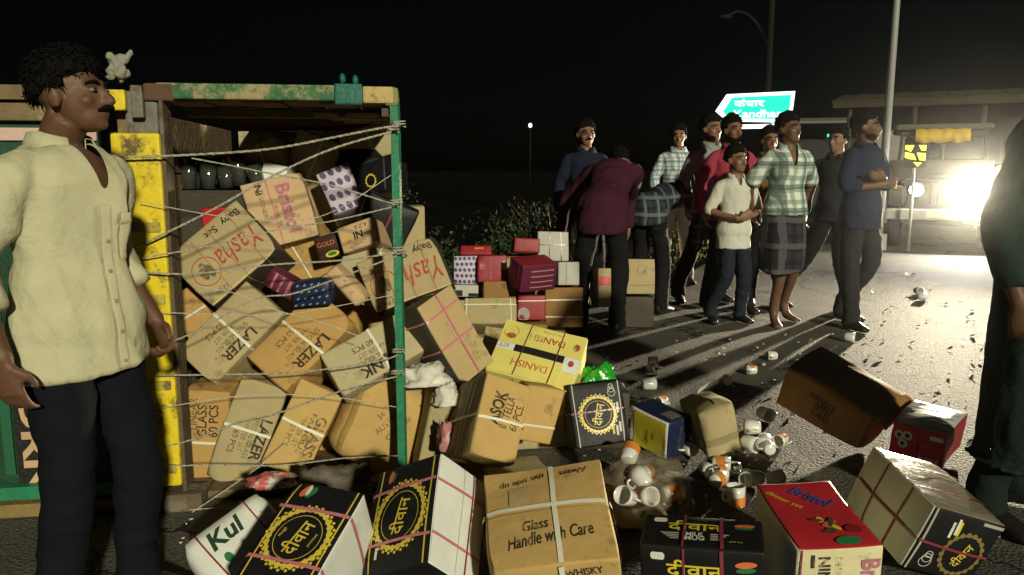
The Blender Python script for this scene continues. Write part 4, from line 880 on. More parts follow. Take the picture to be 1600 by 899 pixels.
b.text('F', 'WHISKY', .45, .72, .03, 3, BLACKINK, .015, 0, .10); b.text('F', 'TUMBLERS', .45, .42, .024, 3, BLACKINK, .01, 0, .12)
b.strap('x', .12, STRAPW, .014, .0085); b.strap('y', .06, STRAPW, .014, .0085); b.rect('T', -.62, .15, -.28, .55, TAN, 'label', .0075)
b = box('kull', 'wrapped_carton', 'white wrapped carton with black script lying at the lower left', WHITE, cat='box', group=OUT, bulge=.012, dent=.008, rr=.02)
b.text('F', 'Kul', -.15, .38, .062, 0, M('dark_green_ink', (.02, .05, .03), rough=.5), .03, .2, .12, .005); b.text('F', '..... fine', .72, .18, .012, 0, FADEINK, eps=.004); b.disc('F', -.45, -.32, .012, .018, GREENINK, eps=.004)
b.strap('x', -.70, STRAPR, .005, .005); b.strap('x', .58, STRAPR, .005, .005)
# -- heap behind, beside the crouching men
REDF = M('red_board_dimmed', (.24, .014, .02), rough=.5, bump=.06, bs=25); WHITEF = M('white_board_dimmed', (.40, .40, .36), rough=.7, bump=.06, bs=30)  # weaker light on the far heap put into darker board colours
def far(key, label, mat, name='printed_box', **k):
    mat = {REDB: REDF, WHITE: WHITEF, AMBER: BROWN, TAN: DRAB}.get(mat, mat)  # swap to darker boards in place of dimmer light
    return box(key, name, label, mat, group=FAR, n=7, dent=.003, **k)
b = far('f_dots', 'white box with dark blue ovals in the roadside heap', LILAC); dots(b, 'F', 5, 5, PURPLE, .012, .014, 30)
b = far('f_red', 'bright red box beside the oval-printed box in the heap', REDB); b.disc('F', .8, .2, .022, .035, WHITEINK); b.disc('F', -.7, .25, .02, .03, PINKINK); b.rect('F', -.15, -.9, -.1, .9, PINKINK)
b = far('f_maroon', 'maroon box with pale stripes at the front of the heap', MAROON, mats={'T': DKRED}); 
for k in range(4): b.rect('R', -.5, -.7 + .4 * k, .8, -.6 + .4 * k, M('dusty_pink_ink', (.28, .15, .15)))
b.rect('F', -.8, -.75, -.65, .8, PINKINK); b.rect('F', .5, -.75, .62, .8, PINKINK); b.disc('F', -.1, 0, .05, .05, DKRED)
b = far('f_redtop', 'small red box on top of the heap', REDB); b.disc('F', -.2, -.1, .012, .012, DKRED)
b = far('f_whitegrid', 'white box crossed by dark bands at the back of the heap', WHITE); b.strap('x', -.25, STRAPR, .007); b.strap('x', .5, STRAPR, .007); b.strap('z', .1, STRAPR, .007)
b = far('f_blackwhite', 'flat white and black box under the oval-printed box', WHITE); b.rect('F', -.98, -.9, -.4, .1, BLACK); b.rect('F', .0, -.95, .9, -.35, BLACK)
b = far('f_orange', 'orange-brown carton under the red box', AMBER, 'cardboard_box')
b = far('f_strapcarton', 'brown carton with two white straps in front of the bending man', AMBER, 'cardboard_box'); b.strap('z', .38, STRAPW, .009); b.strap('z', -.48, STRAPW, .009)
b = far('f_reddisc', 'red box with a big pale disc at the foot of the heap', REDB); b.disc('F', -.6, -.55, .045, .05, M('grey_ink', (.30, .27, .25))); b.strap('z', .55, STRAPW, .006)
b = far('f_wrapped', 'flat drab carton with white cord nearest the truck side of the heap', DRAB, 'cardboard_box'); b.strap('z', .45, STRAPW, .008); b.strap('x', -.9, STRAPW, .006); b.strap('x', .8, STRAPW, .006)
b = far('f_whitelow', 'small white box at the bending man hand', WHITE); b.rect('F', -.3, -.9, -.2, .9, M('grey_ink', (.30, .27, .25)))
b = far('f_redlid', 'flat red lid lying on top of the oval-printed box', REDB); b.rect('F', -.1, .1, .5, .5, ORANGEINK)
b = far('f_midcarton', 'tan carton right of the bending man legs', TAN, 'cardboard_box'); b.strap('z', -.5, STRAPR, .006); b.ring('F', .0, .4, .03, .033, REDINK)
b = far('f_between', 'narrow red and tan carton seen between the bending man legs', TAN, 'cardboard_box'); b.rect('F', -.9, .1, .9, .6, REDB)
HL = ['drab carton carrying the oval-printed box', 'amber carton beneath the orange-brown carton', 'drab carton behind the maroon box', 'dark red carton under the white banded box', 'drab carton carrying the small red top box', 'dark carton under the tan carton by the bending man', 'low drab carton under the corded carton', 'low brown carton under the red box with a disc']
for i, (x, y, z, dx, dy, dz, mt) in enumerate(((-.36, 5.98, .15, .40, .30, .30, DRAB), (-.02, 5.95, .15, .30, .30, .30, AMBER), (.22, 6.0, .19, .36, .28, .38, DRAB), (.38, 6.12, .27, .26, .26, .54, DKRED), (.05, 6.1, .30, .22, .24, .60, DRAB), (1.0, 6.36, .13, .26, .26, .25, BLACKB), (-.15, 5.38, .07, .36, .24, .13, DRAB), (.14, 5.66, .08, .22, .26, .16, BROWN))):
    seed[0] += 1
    Carton('cardboard_box', HL[i], ((x, y, z), (1, 0, 0, 0), (dx, dy, dz)), mt, group='carrying cartons of the heap', seed=seed[0], n=6)
sl_ = B().add([V((0, 0, 0)), V((.16, .02, .0)), V((.20, .2, .09)), V((.03, .19, .12)), V((.0, .002, -.006)), V((.16, .022, -.006)), V((.20, .203, .084)), V((.03, .193, .114))], [(0, 1, 2, 3), (7, 6, 5, 4), (0, 4, 5, 1), (1, 5, 6, 2), (2, 6, 7, 3), (3, 7, 4, 0)]).build('cardboard_piece', TAN)
sl_.location = (-.16, 3.75, .36); tag(sl_, 'torn tan cardboard flap left of the yellow DANISH carton', 'cardboard')
# ------------------------------------------------------------------ people
def remesh(b, vox, it=2):
    """one closed skin over overlapping shapes"""
    me = bpy.data.meshes.new('tmp'); me.from_pydata([tuple(v) for v in b.v], [], b.f); me.update()
    o = bpy.data.objects.new('tmp', me); C.objects.link(o)
    md = o.modifiers.new('r', 'REMESH'); md.mode = 'VOXEL'; md.voxel_size = vox; md.adaptivity = 0
    dg = bpy.context.evaluated_depsgraph_get(); m2 = bpy.data.meshes.new_from_object(o.evaluated_get(dg))
    bpy.data.objects.remove(o); bpy.data.meshes.remove(me)
    n = len(m2.vertices); co = np.empty(n * 3, np.float32); m2.vertices.foreach_get('co', co); co = co.reshape(-1, 3)
    ed = np.empty(len(m2.edges) * 2, np.int32); m2.edges.foreach_get('vertices', ed); ed = ed.reshape(-1, 2)
    dgr = np.bincount(ed.ravel(), minlength=n).astype(np.float32)[:, None]; dgr[dgr == 0] = 1
    for k in range(it):
        for lam in (.6, -.25):
            s = np.zeros_like(co); np.add.at(s, ed[:, 0], co[ed[:, 1]]); np.add.at(s, ed[:, 1], co[ed[:, 0]])
            co = co + lam * (s / dgr - co)
    m2.vertices.foreach_set('co', co.ravel()); m2.update()
    return m2
def wrinkle(me, amp, seed, sc=(9, 9, 4)):
    n = len(me.vertices); co = np.empty(n * 3, np.float32); no = np.empty(n * 3, np.float32)
    me.vertices.foreach_get('co', co); me.vertices.foreach_get('normal', no); co = co.reshape(-1, 3); no = no.reshape(-1, 3)
    sd = V((seed * 3.1, seed * 1.7, seed * 5.3)); d = np.empty(n, np.float32)
    for i in range(n):
        p = co[i]; q = V((p[0] * sc[0] + p[2] * 3.0, p[1] * sc[1] - p[2] * 2.0, p[2] * sc[2]))
        a = noise.noise(q + sd); d[i] = (1 - 2 * abs(a)) * .7 + .5 * noise.noise(q * 2.3 + sd)
    co += no * (d * amp)[:, None]; me.vertices.foreach_set('co', co.ravel()); me.update()
def put(me, name, mat, parent):
    me.name = name; me.materials.clear(); me.materials.append(mat); me.polygons.foreach_set('use_smooth', [True] * len(me.polygons))
    o = bpy.data.objects.new(name, me); return link(o, parent)

SKIN = M('brown_skin', (.19, .098, .056), rough=.55, var=.15, vs=18, bump=.08, bs=120, spec=.35)
SKIND = M('dark_brown_skin', (.115, .056, .031), rough=.55, var=.15, vs=18, bump=.08, bs=120, spec=.35)
HAIR = M('black_hair', (.007, .006, .005), rough=.85, var=.5, vs=60, bump=.9, bs=70, spec=.08)
EYEW = M('eye_white', (.20, .18, .16), rough=.3, bump=0)
def cloth(name, c, var=.12): return M(name, c, rough=.9, var=var, vs=10, bump=.25, bs=45, spec=.12)
SHOE = M('shoe_leather', (.014, .012, .010), rough=.5, bump=.1)

def hand(b, W, d, s, curl, k=1.0, rel=None):
    """palm, four unequal bent fingers and a thumb from the side of the palm"""
    d = V(d).normalized(); s = V(s) - d * V(s).dot(d); s.normalize(); n = d.cross(s)
    if rel is not None and n.dot(V(rel)) < 0: n = -n
    W = V(W)
    b.tube([W - d * .03, W + d * .01, W + d * .05 + n * .004, W + d * .09 + n * .008], [(.024 * k, .019 * k), (.027 * k, .018 * k), (.040 * k, .017 * k), (.038 * k, .014 * k)], n=12, side=s, sub=2)
    for i, (o, ln) in enumerate(((.029, .070), (.010, .078), (-.010, .073), (-.028, .058))):
        p = W + d * .082 + s * o * k + n * .006; pts = [p]; a = curl * .45
        for seg, q in enumerate((.42, .32, .26)):
            a += curl * (.35 + .25 * seg) + .03 * i; p = p + (d * math.cos(a) + n * math.sin(a) + s * o * .35).normalized() * ln * q * 1.05 * k; pts.append(p)
        b.tube(pts, [.0098 * k, .0095 * k, .0085 * k, .0068 * k], n=8, sub=2); b.ell(pts[-1], (.0066 * k,) * 3, seg=8, ring=6)
    t0 = W + d * .025 + s * .026 * k; t1 = t0 + (d * .55 + s * .62 + n * .35).normalized() * .036 * k; t2 = t1 + (d * .85 + s * .15 + n * .45).normalized() * .032 * k
    b.tube([t0 - s * .012, t0, t1, t2], [.014 * k, .0135 * k, .011 * k, .008 * k], n=8, sub=2); b.ell(t2, (.0078 * k,) * 3, seg=8, ring=6)

def person(label, loc, yaw, h=1.66, neck=(0, .0, 1.42), pelvis=(0, 0, .93), side=(1, 0, 0), hyaw=0, hpitch=0, htilt=0, arms=None, legs=None, shirt=None, sleeve=1.0, hem=.80, low=None, lower='trousers', skin=SKIN, hair=1.35,
           stache=False, beard=False, vox=.011, feet='shoes', vneck=0, build=1.0, seed=1, collar=True, curl=(.5, .5), shdrop=0, extra=None, belly=0.0, name='person', cuff=False, hairf=.45, headk=1.0, hoff=(0, 0, 0), wr=.008, hemk=1.0):
    s = h / 1.68
    root = empty(name, loc, R(yaw)); tag(root, label, 'person')
    N_, P_ = V(neck), V(pelvis); side = V(side).normalized()
    sp = (N_ - P_); spd = sp.normalized(); fwd = side.cross(spd).normalized() * 1.0      # facing direction is -fwd? x cross z = -y
    A = arms or {}; LG_ = legs or {}
    sk = B(); sh = B(); tr = B(); ft = B()
    # torso
    def tor(b, e, t0, t1, flare=0):
        T = [(-.10, .150, .110), (.0, .165, .118), (.18, .152, .108), (.38, .140, .102), (.60, .158, .115), (.80, .174, .118), (.91, .150, .098), (.965, .105, .082), (1.0, .070, .068), (1.04, .056, .056)]
        pts, rr_ = [], []
        for t, a, q in T:
            if t < t0 - .02 or t > t1: continue
            bow = math.sin(max(0, min(1, t)) * math.pi) * .025
            pts.append(P_ + sp * t - fwd * (bow * .6) * 0 + V((0, 0, 0)) )
            rr_.append((a * build + e + flare * max(0, .35 - t), q * build + e + flare * max(0, .35 - t)))
        b.tube(pts, rr_, n=20, side=side, sub=3)
    tor(sk, -.014, 0, 1.1)
    # head
    hc = N_ + spd * .145 * headk + V(hoff); Hm = Matrix.Rotation(R(hyaw), 3, 'Z') @ Matrix.Rotation(R(htilt), 3, 'Y') @ Matrix.Rotation(R(hpitch), 3, 'X')
    rw = random.Random(seed * 7 + 1); hw, hl_ = rw.uniform(.92, 1.08), rw.uniform(.94, 1.08)
    def hp(x, y, z): return hc + Hm @ (V((x * hw, y, z * (hl_ if z < 0 else 1))) * headk)
    def he(b, c, r, seg=14, ring=10, rx=0): b.ell(hp(*c), tuple(q * headk * k_ for q, k_ in zip(r, (hw, 1, 1))), Hm @ Matrix.Rotation(R(rx), 3, 'X'), seg, ring)
    he(sk, (0, .018, .035), (.074, .094, .086)); he(sk, (0, -.022, -.018), (.064, .070, .078)); he(sk, (0, -.040, -.062), (.050, .050, .048)); he(sk, (0, -.070, -.088), (.024, .020, .020))
    he(sk, (0, -.072, .030), (.052, .020, .016)); he(sk, (.038, -.060, -.020), (.022, .022, .020)); he(sk, (-.038, -.060, -.020), (.022, .022, .020))
    sk.tube([hp(0, -.084, .022), hp(0, -.100, -.002), hp(0, -.114, -.024), hp(0, -.098, -.032)], [.008, .010, .0135, .010], n=8, sub=2)
    he(sk, (.010, -.098, -.028), (.008, .009, .007)); he(sk, (-.010, -.098, -.028), (.008, .009, .007))
    he(sk, (0, -.090, -.053), (.021, .010, .006)); he(sk, (0, -.088, -.064), (.018, .010, .007))
    for q in (-1, 1): he(sk, (q * .076, .008, -.008), (.010, .020, .030)); he(sk, (q * .082, .014, .004), (.006, .016, .022))
    sk.tube([N_ - spd * .06, N_ + spd * .02, hc + Hm @ V((0, .02, -.05))], [(.070, .062), (.056, .056), (.054, .058)], n=14, sub=3)
    # arms
    for S, q in (('R', -1), ('L', 1)):
        sh0 = N_ - spd * (.072 + shdrop) + side * q * .165 * build
        el, wr_ = A.get(S, ((q * .235, .035, 1.12), (q * .245, -.05, .88))); el, wr_ = V(el), V(wr_)
        sk.tube([sh0, el, wr_], [.046, .038, .026], n=12, sub=5)
        hd = A.get(S + 'h'); d = (wr_ - el).normalized() if hd is None else V(hd[0]); ts = V((0, -1, 0)) if hd is None else V(hd[1])
        hand(sk, wr_, d, ts, curl[0 if S == 'R' else 1], 1.0, V((-q, 0, 0)) if hd is None or len(hd) < 3 else V(hd[2]))
        if shirt:
            tot = (el - sh0).length + (wr_ - el).length; L = sleeve * tot; pts = [sh0 - side * q * .07 + spd * .012, sh0 + side * q * .004 - spd * .012]; rr_ = [.046 * build, .061 * build]
            l1 = (el - sh0).length
            if L <= l1: pts.append(sh0.lerp(el, L / l1)); rr_.append(.068)
            else: pts += [sh0.lerp(el, .55), el, el.lerp(wr_, (L - l1) / (tot - l1))]; rr_ += [.060, .053, .047 if sleeve < .95 else .042]
            sh.tube(pts, rr_, n=14, sub=4)
    # legs
    for S, q in (('R', -1), ('L', 1)):
        hip = P_ + side * q * .088 * build - V((0, 0, .02)); jv = rw.uniform(-.05, .05) * (1 if vox > .007 else 0); kn, an = LG_.get(S, ((q * .105 + jv * .4, -.02 - abs(jv), .50), (q * (.11 + abs(jv)), .02 + jv * 1.4, .085))); kn, an = V(kn), V(an)
        fd = LG_.get(S + 'f', (q * .25, -1, 0)); fd = V(fd).normalized()
        if lower == 'trousers':
            tr.tube([hip + V((0, 0, .06)), hip - V((0, 0, .08)), kn, an + V((0, 0, .10)), an - V((0, 0, .03))], [(.082 * build, .088 * build), (.088 * build, .094 * build), .070, .060, .066], n=14, sub=4)
        sk.tube([hip, hip - V((0, 0, .08)), kn, an + V((0, 0, .10)), an], [.075, .072, .052, .040, .036] if feet == 'bare' else [.05, .05, .040, .030, .026], n=10, sub=4)
        if feet == 'bare': sk.tube([an + V((0, 0, .02)), an - V((0, 0, .04)) + fd * .03, an - V((0, 0, .062)) + fd * .12, an - V((0, 0, .068)) + fd * .17], [(.036, .036), (.036, .038), (.042, .022), (.036, .014)], n=10, side=(-fd.y, fd.x, 0), sub=2)
        else: ft.tube([an - fd * .065 - V((0, 0, .035)), an - fd * .03 - V((0, 0, .035)), an + fd * .06 - V((0, 0, .045)), an + fd * .14 - V((0, 0, .058)), an + fd * .175 - V((0, 0, .062))], [(.030, .035), (.040, .050), (.044, .040), (.042, .026), (.026, .016)], n=12, side=(-fd.y, fd.x, 0), sub=3)
    me = remesh(sk, vox); o = put(me, 'body', skin, root)
    if shirt:
        t0 = (hem - P_.z) / sp.z if sp.z > .2 else -.1
        tor(sh, .012, min(t0 + .02, 0.05), 1.0, .05)
        pts = [P_ + sp * t0, P_ + sp * (t0 + .12), P_ + sp * .25] if spd.z > .85 else [V((P_.x, P_.y + .02, hem)), V((P_.x, P_.y + .02, (hem + P_.z) / 2)), P_ + sp * .22]
        if spd.z <= .85: sh.ell(P_, (.178 * build, .155, .15), seg=18, ring=12)
        sh.tube(pts, [(.196 * build * hemk, .146 * build * hemk), (.190 * build, .142 * build), (.168 * build, .124 * build)], n=20, side=side, sub=3)
        m2 = remesh(sh, max(vox, .010)); wrinkle(m2, wr, seed)
        if vneck:
            bm = bmesh.new(); bm.from_mesh(m2); kill = []
            for f in bm.faces:
                c_ = f.calc_center_median(); rel = c_ - (N_ + spd * .0); up = rel.dot(spd); lat = rel.dot(side); fr = rel.dot(fwd)
                if fr > .0 and up > -vneck and abs(lat) < .010 + .22 * (up + vneck): kill.append(f)
            bmesh.ops.delete(bm, geom=kill, context='FACES')
            for _ in range(14):
                bd_ = [v for v in bm.verts if v.is_boundary]; nw = {}
                for v in bd_:
                    nb = [e.other_vert(v).co for e in v.link_edges if e.is_boundary]
                    if len(nb) == 2: nw[v] = v.co.lerp((nb[0] + nb[1]) / 2, .6)
                for v, c_ in nw.items(): v.co = c_
            bm.to_mesh(m2); bm.free()
        put(m2, 'shirt', shirt, root)
        if collar:
            cb = B(); n_ = 28; op = R(32 if vneck else 18)
            for i in range(n_ + 1):
                a = op + (2 * math.pi - 2 * op) * i / n_; dr = fwd * math.cos(a) + side * math.sin(a); fr = math.cos(a)
                base = N_ + spd * (.012 - .022 * max(0, fr))
                cb.v += [base + dr * .064 - spd * .012, base + dr * (.064) + spd * .028, base + dr * .078 + spd * .026, base + dr * (.094 + .012 * max(0, fr)) - spd * (.014 + .018 * max(0, fr))]
            for i in range(n_):
                for k in range(3): a = i * 4 + k; cb.f.append((a, a + 4, a + 5, a + 1))
            co_ = cb.build('collar', shirt, root, True); sm_ = co_.modifiers.new('t', 'SOLIDIFY'); sm_.thickness = .003
    if lower == 'trousers':
        tr.tube([P_ + spd * .09, P_, P_ - V((0, 0, .10))], [(.150 * build, .112 * build), (.160 * build, .118 * build), (.15 * build, .11 * build)], n=18, side=side, sub=2)
        if abs(spd.z) < .75: tr.ell(P_ - V((0, 0, .02)), (.150 * build, .12, .13), seg=18, ring=12)
        m3 = remesh(tr, max(vox, .011)); wrinkle(m3, min(wr * 1.2, .0095), seed + 5, (6, 6, 10)); put(m3, 'trousers', low, root)
    elif lower == 'lungi':
        rr_ = [(.15, .115), (.172, .135), (.18, .145), (.185, .15), (.178, .14)]; zz = [1.0, .88, .74, .58, .47]; lb = B(); nn_ = 48
        for (a, q), z in zip(rr_, zz):
            for k in range(nn_):
                t = 2 * math.pi * k / nn_; f_ = 1 + (.05 * math.sin(5 * t + 1) + .035 * math.sin(11 * t + z * 4)) * (1.02 - z) * 2.2
                lb.v.append(V((a * math.cos(t) * f_, q * math.sin(t) * f_, z + (.05 * math.sin(t * 1.0 + .6) if z < .6 else 0))))
        for i in range(len(zz) - 1):
            for k in range(nn_): lb.f.append((i * nn_ + k, i * nn_ + (k + 1) % nn_, (i + 1) * nn_ + (k + 1) % nn_, (i + 1) * nn_ + k))
        lo_ = lb.build('lungi', low, root, True); lo_.modifiers.new('t', 'SOLIDIFY').thickness = .004; sb = lo_.modifiers.new('s', 'SUBSURF'); sb.levels = 1; sb.render_levels = 1
    if feet == 'shoes':
        # one shoe each
        half = len(ft.v) // 2; fh = len(ft.f) // 2
        for k in range(2):
            vv = ft.v[k * half:(k + 1) * half]; ff = [tuple(i - k * half for i in f) for f in ft.f[k * fh:(k + 1) * fh]]
            for v in vv: v.z = max(v.z, .004)
            mesh('shoe', vv, ff, SHOE, root, True)
    # hair, brows, eyes
    hb = B(); SG_, RG = 64, 44; keep = {}
    for i in range(RG + 1):
        th = math.pi * i / RG
        for k in range(SG_):
            ph = 2 * math.pi * k / SG_; u = V((math.sin(th) * math.cos(ph), math.sin(th) * math.sin(ph), math.cos(th)))
            nz_ = noise.noise(u * 4 + V((seed, 0, 0))) * .06 + noise.noise(u * 13 + V((seed, 3, 0))) * .05
            rr2 = 1.0 + nz_ * (1.0 + .4 * hair) + (.11 * hair - .06) + .07 * max(0, u.z) * hair + .05 * max(0, -u.y) * max(0, u.z)
            lim = (hairf if u.y < 0 else -.02) + ((-.02 - hairf) * (1 + u.y) if u.y < 0 else -.62 * u.y)
            if abs(u.x) > .72 and -.45 < u.y < .0: lim -= .30 * min(1, (abs(u.x) - .72) * 8)
            lim += noise.noise(u * 7 + V((0, seed, 0))) * .07
            w2_ = max(0, min(1, (u.z - lim + .10) / .16)); w2_ = w2_ * w2_ * (3 - 2 * w2_); rr2 = .84 + (rr2 - .84) * w2_
            hb.v.append(hp(u.x * .079 * rr2, .020 + u.y * .099 * rr2, .036 + u.z * .093 * rr2)); keep[i * SG_ + k] = w2_ > 0
    for i in range(RG):
        for k in range(SG_):
            f = (i * SG_ + k, (i + 1) * SG_ + k, (i + 1) * SG_ + (k + 1) % SG_, i * SG_ + (k + 1) % SG_)
            if any(keep[v] for v in f): hb.f.append(f)
    rs = random.Random(seed); top = [i for i in range(len(hb.v)) if keep[i]]
    for k in range(1500 if vox < .007 else 260):                      # loose locks that break up the outline
        i = rs.choice(top); p_ = hb.v[i]; out = (p_ - hp(0, .02, .02)).normalized(); fl = V((rs.gauss(0, .6), rs.gauss(0, .6), rs.gauss(-.25, .5))); fl = fl - out * fl.dot(out); fl.normalize(); sd_ = out.cross(fl) * .0016 * (1 if vox < .007 else 2)
        ln = rs.uniform(.008, .024); q1 = p_ + fl * ln * .5 + out * ln * .28; q2 = p_ + fl * ln + out * ln * .15; o_ = len(hb.v)
        hb.v += [p_ - sd_, p_ + sd_, q1 + sd_ * .8, q1 - sd_ * .8, q2]; hb.f += [(o_, o_ + 1, o_ + 2, o_ + 3), (o_ + 3, o_ + 2, o_ + 4)]
    ho = hb.build('hair', HAIR, root, True); ho.modifiers.new('t', 'SOLIDIFY').thickness = .002
    for q in (-1, 1):
        eb = B(); he(eb, (q * .031, -.0795, .010), (.012, .0085, .0065), 12, 8); e_ = eb.build('eye', EYEW, root, True)
        ib = B(); he(ib, (q * .031, -.0875, .010), (.0062, .004, .0062), 10, 6); ib.build('iris', SHOE, e_, True)
        bb = B(); bb.tube([hp(q * .013, -.091, .028), hp(q * .032, -.089, .034), hp(q * .052, -.073, .028)], [.004, .0055, .003], n=6, sub=3); bb.build('eyebrow', HAIR, root, True)
    if stache:
        mb = B(); mb.tube([hp(-.030, -.086, -.050), hp(-.012, -.103, -.043), hp(0, -.106, -.042), hp(.012, -.103, -.043), hp(.030, -.086, -.050)], [.004, .0085, .0075, .0085, .004], n=8, sub=3); mb.build('moustache', HAIR, root, True)
    if beard:
        bd = B(); he(bd, (0, -.030, -.070), (.060, .058, .046), 16, 10); bd.build('beard', HAIR, root, True)
    root.scale = (s, s, s)
    return root
_z = 0
def down(q): return ((q * .235, .03, 1.12), (q * .245, -.03, .88))
NAVYT = cloth('navy_trousers', (.006, .007, .011)); BLK = cloth('black_trousers', (.008, .008, .009)); DEN = cloth('dark_jeans', (.015, .018, .026))
# the big man on the left, seen from his right side, looking into the truck
KH = cloth('khaki_shirt', (.46, .44, .29))
p0 = person('man in a khaki shirt and navy trousers standing beside the truck, looking right', (-1.165, 2.10, 0), 75, 1.565, neck=(0, .01, 1.42), hyaw=12, hpitch=-5,
       arms={'R': ((-.262, .06, 1.12), (-.285, -.035, .875)), 'L': ((.215, .06, 1.12), (.205, -.10, .89)), 'Lh': ((.0, -.5, -.8), (-.3, -.8, .4), (-1, 0, 0)), 'Rh': ((.0, -.12, -1), (.15, -1, 0), (1, 0, 0))},
       legs={'R': ((-.10, -.02, .50), (-.11, .03, .085)), 'L': ((.12, -.06, .50), (.14, -.02, .085)), 'Lf': (.35, -1, 0), 'Rf': (-.1, -1, 0)},
       shirt=KH, sleeve=.74, hem=.79, low=NAVYT, skin=SKIND, stache=True, vox=.0062, vneck=.13, build=1.03, seed=3, curl=(.55, 1.25), hair=1.3, hairf=.42, headk=.93, wr=.014, hoff=(0, -.06, .0))
# its front: placket, buttons, breast pocket, laid on the cloth
from mathutils.bvhtree import BVHTree
_sh = [c for c in p0.children if c.name.startswith('shirt')][0]; _bv = BVHTree.FromPolygons([v.co.copy() for v in _sh.data.vertices], [tuple(f.vertices) for f in _sh.data.polygons])
def on(x, z, e=.003):
    h_ = _bv.ray_cast(V((x, -.8, z)), V((0, 1, 0)))
    return (h_[0] + h_[1] * e) if h_[0] is not None else V((x, -.16, z))
def sheet(name, x0, x1, z0, z1, nx, nz, mat, e=.003):
    vs = [on(x0 + (x1 - x0) * i / nx, z0 + (z1 - z0) * j / nz, e) for j in range(nz + 1) for i in range(nx + 1)]
    fs = [(j * (nx + 1) + i, j * (nx + 1) + i + 1, (j + 1) * (nx + 1) + i + 1, (j + 1) * (nx + 1) + i) for j in range(nz) for i in range(nx)]
    o = mesh(name, vs, fs, mat, p0, True); o.modifiers.new('t', 'SOLIDIFY').thickness = .002; return o
sheet('placket', -.020, .014, .80, 1.26, 3, 34, KH, .0045)
sheet('pocket', .055, .150, 1.10, 1.215, 8, 8, KH, .004); sheet('pocket_flap', .052, .153, 1.205, 1.235, 8, 3, KH, .007)
for k in range(5):
    c_ = on(-.003, 1.16 - .085 * k, .007); B().ell(c_, (.006, .003, .006), seg=10, ring=6).build('button', M('shirt_button', (.22, .20, .13), rough=.4), p0, True)
# crowd
CR = 'onlookers on the road'
def onl(*a, **k): k['build'] = .89 * k.get('build', 1.0); p = person(*a, **k); p['group'] = CR; return p
gm_ = onl('man in a dark navy shirt and glasses behind the bending man', (.67, 7.35, 0), 6, 1.68, shirt=cloth('dark_navy_shirt', (.010, .014, .028)), low=BLK, seed=11, hyaw=8, skin=SKIN, stache=True)
gb = B()
for q in (-1, 1): gb.tube([(q * .031 + .019 * math.cos(t * .6283), -.098 + abs(.019 * math.cos(t * .6283)) * .15, 1.575 + .015 * math.sin(t * .6283)) for t in range(11)], [.0022] * 11, n=5); gb.tube([(q * .05, -.09, 1.58), (q * .082, .0, 1.578)], [.002] * 2, n=5)
gb.tube([(-.013, -.101, 1.578), (.013, -.101, 1.578)], [.002] * 2, n=5)
gb.build('glasses', SOOT, gm_, True)
MAR = cloth('maroon_sweater', (.042, .011, .021))
onl('man in a maroon sweater bending over the heap, back to the camera', (.70, 6.15, 0), 172, 1.72, neck=(-.09, -.42, 1.25), pelvis=(0, .03, .95), side=(1, -.12, 0), hpitch=40, arms={'R': ((-.20, -.62, .98), (-.20, -.66, .75)), 'L': ((.31, -.52, .98), (.36, -.50, .70)), 'Lh': ((0, -.2, -1), (-1, 0, 0))},
    legs={'R': ((-.13, -.02, .50), (-.12, .06, .085)), 'L': ((.15, -.02, .50), (.16, .02, .085))}, shirt=MAR, low=BLK, hem=.78, seed=12, collar=False, build=1.12, hoff=(0, -.06, -.06))
onl('stooping man in a dark checked shirt behind the maroon sweater', (1.22, 6.95, 0), 148, 1.66, neck=(0, -.50, 1.06), pelvis=(0, .08, .93), hpitch=45, arms={'R': ((-.22, -.62, .80), (-.18, -.68, .55)), 'L': ((.22, -.60, .80), (.20, -.66, .55))},
    shirt=plaid('dark_checked_cloth', (.03, .035, .042), (.010, .012, .016), (.12, .15, .16), .07), low=BLK, hem=.84, seed=13, collar=True, hoff=(0, -.06, -.06))
onl('man in a pale checked shirt and pale trousers standing at the back', (1.80, 8.75, 0), -4, 1.72, shirt=plaid('pale_checked_cloth', (.55, .60, .60), (.20, .26, .30), (.10, .14, .18), .045, .45, .86), low=cloth('pale_trousers', (.42, .38, .33)), hem=.84, seed=14, hyaw=-6, hpitch=4,
    arms={'R': ((-.24, .02, 1.12), (-.23, -.06, .90)), 'L': ((.24, .02, 1.12), (.22, -.06, .90))})
onl('bearded man in a grey shirt and black trousers behind the pink-shirted man', (1.86, 7.55, 0), 12, 1.74, shirt=cloth('grey_shirt', (.22, .24, .25)), low=BLK, hem=.85, seed=15, beard=True, hyaw=14,
    legs={'R': ((-.16, -.03, .50), (-.26, .02, .085)), 'L': ((.12, -.03, .5), (.14, .0, .085))})
onl('young man in a pink shirt over a black vest behind the boy', (1.90, 6.98, 0), 8, 1.70, shirt=cloth('pink_shirt', (.28, .036, .065)), low=BLK, hem=.80, seed=16, beard=True, hyaw=10, vneck=.16, arms={'R': ((-.25, .04, 1.12), (-.24, -.02, .88))},
    legs={'R': ((-.12, -.03, .50), (-.17, .0, .085))})
onl('boy in a white half-sleeve shirt and dark jeans holding his hands together', (1.80, 6.46, 0), 10, 1.41, shirt=cloth('white_shirt', (.50, .50, .44)), sleeve=.50, low=DEN, hem=.74, seed=17, hyaw=16, build=.98, headk=1.1, vneck=.08,
    arms={'R': ((-.245, .03, 1.12), (-.05, -.20, 1.04)), 'L': ((.245, .03, 1.12), (.10, -.20, 1.07)), 'Rh': ((1, -.25, .1), (0, -.3, 1), (0, 1, 0)), 'Lh': ((-1, -.2, -.05), (0, -.3, 1), (0, 1, 0))}, curl=(.9, .9))
onl('half-hidden man in an orange-brown shirt behind the boy', (2.34, 7.35, 0), 4, 1.62, shirt=cloth('orange_brown_shirt', (.17, .085, .035)), low=BLK, hem=.85, seed=18)
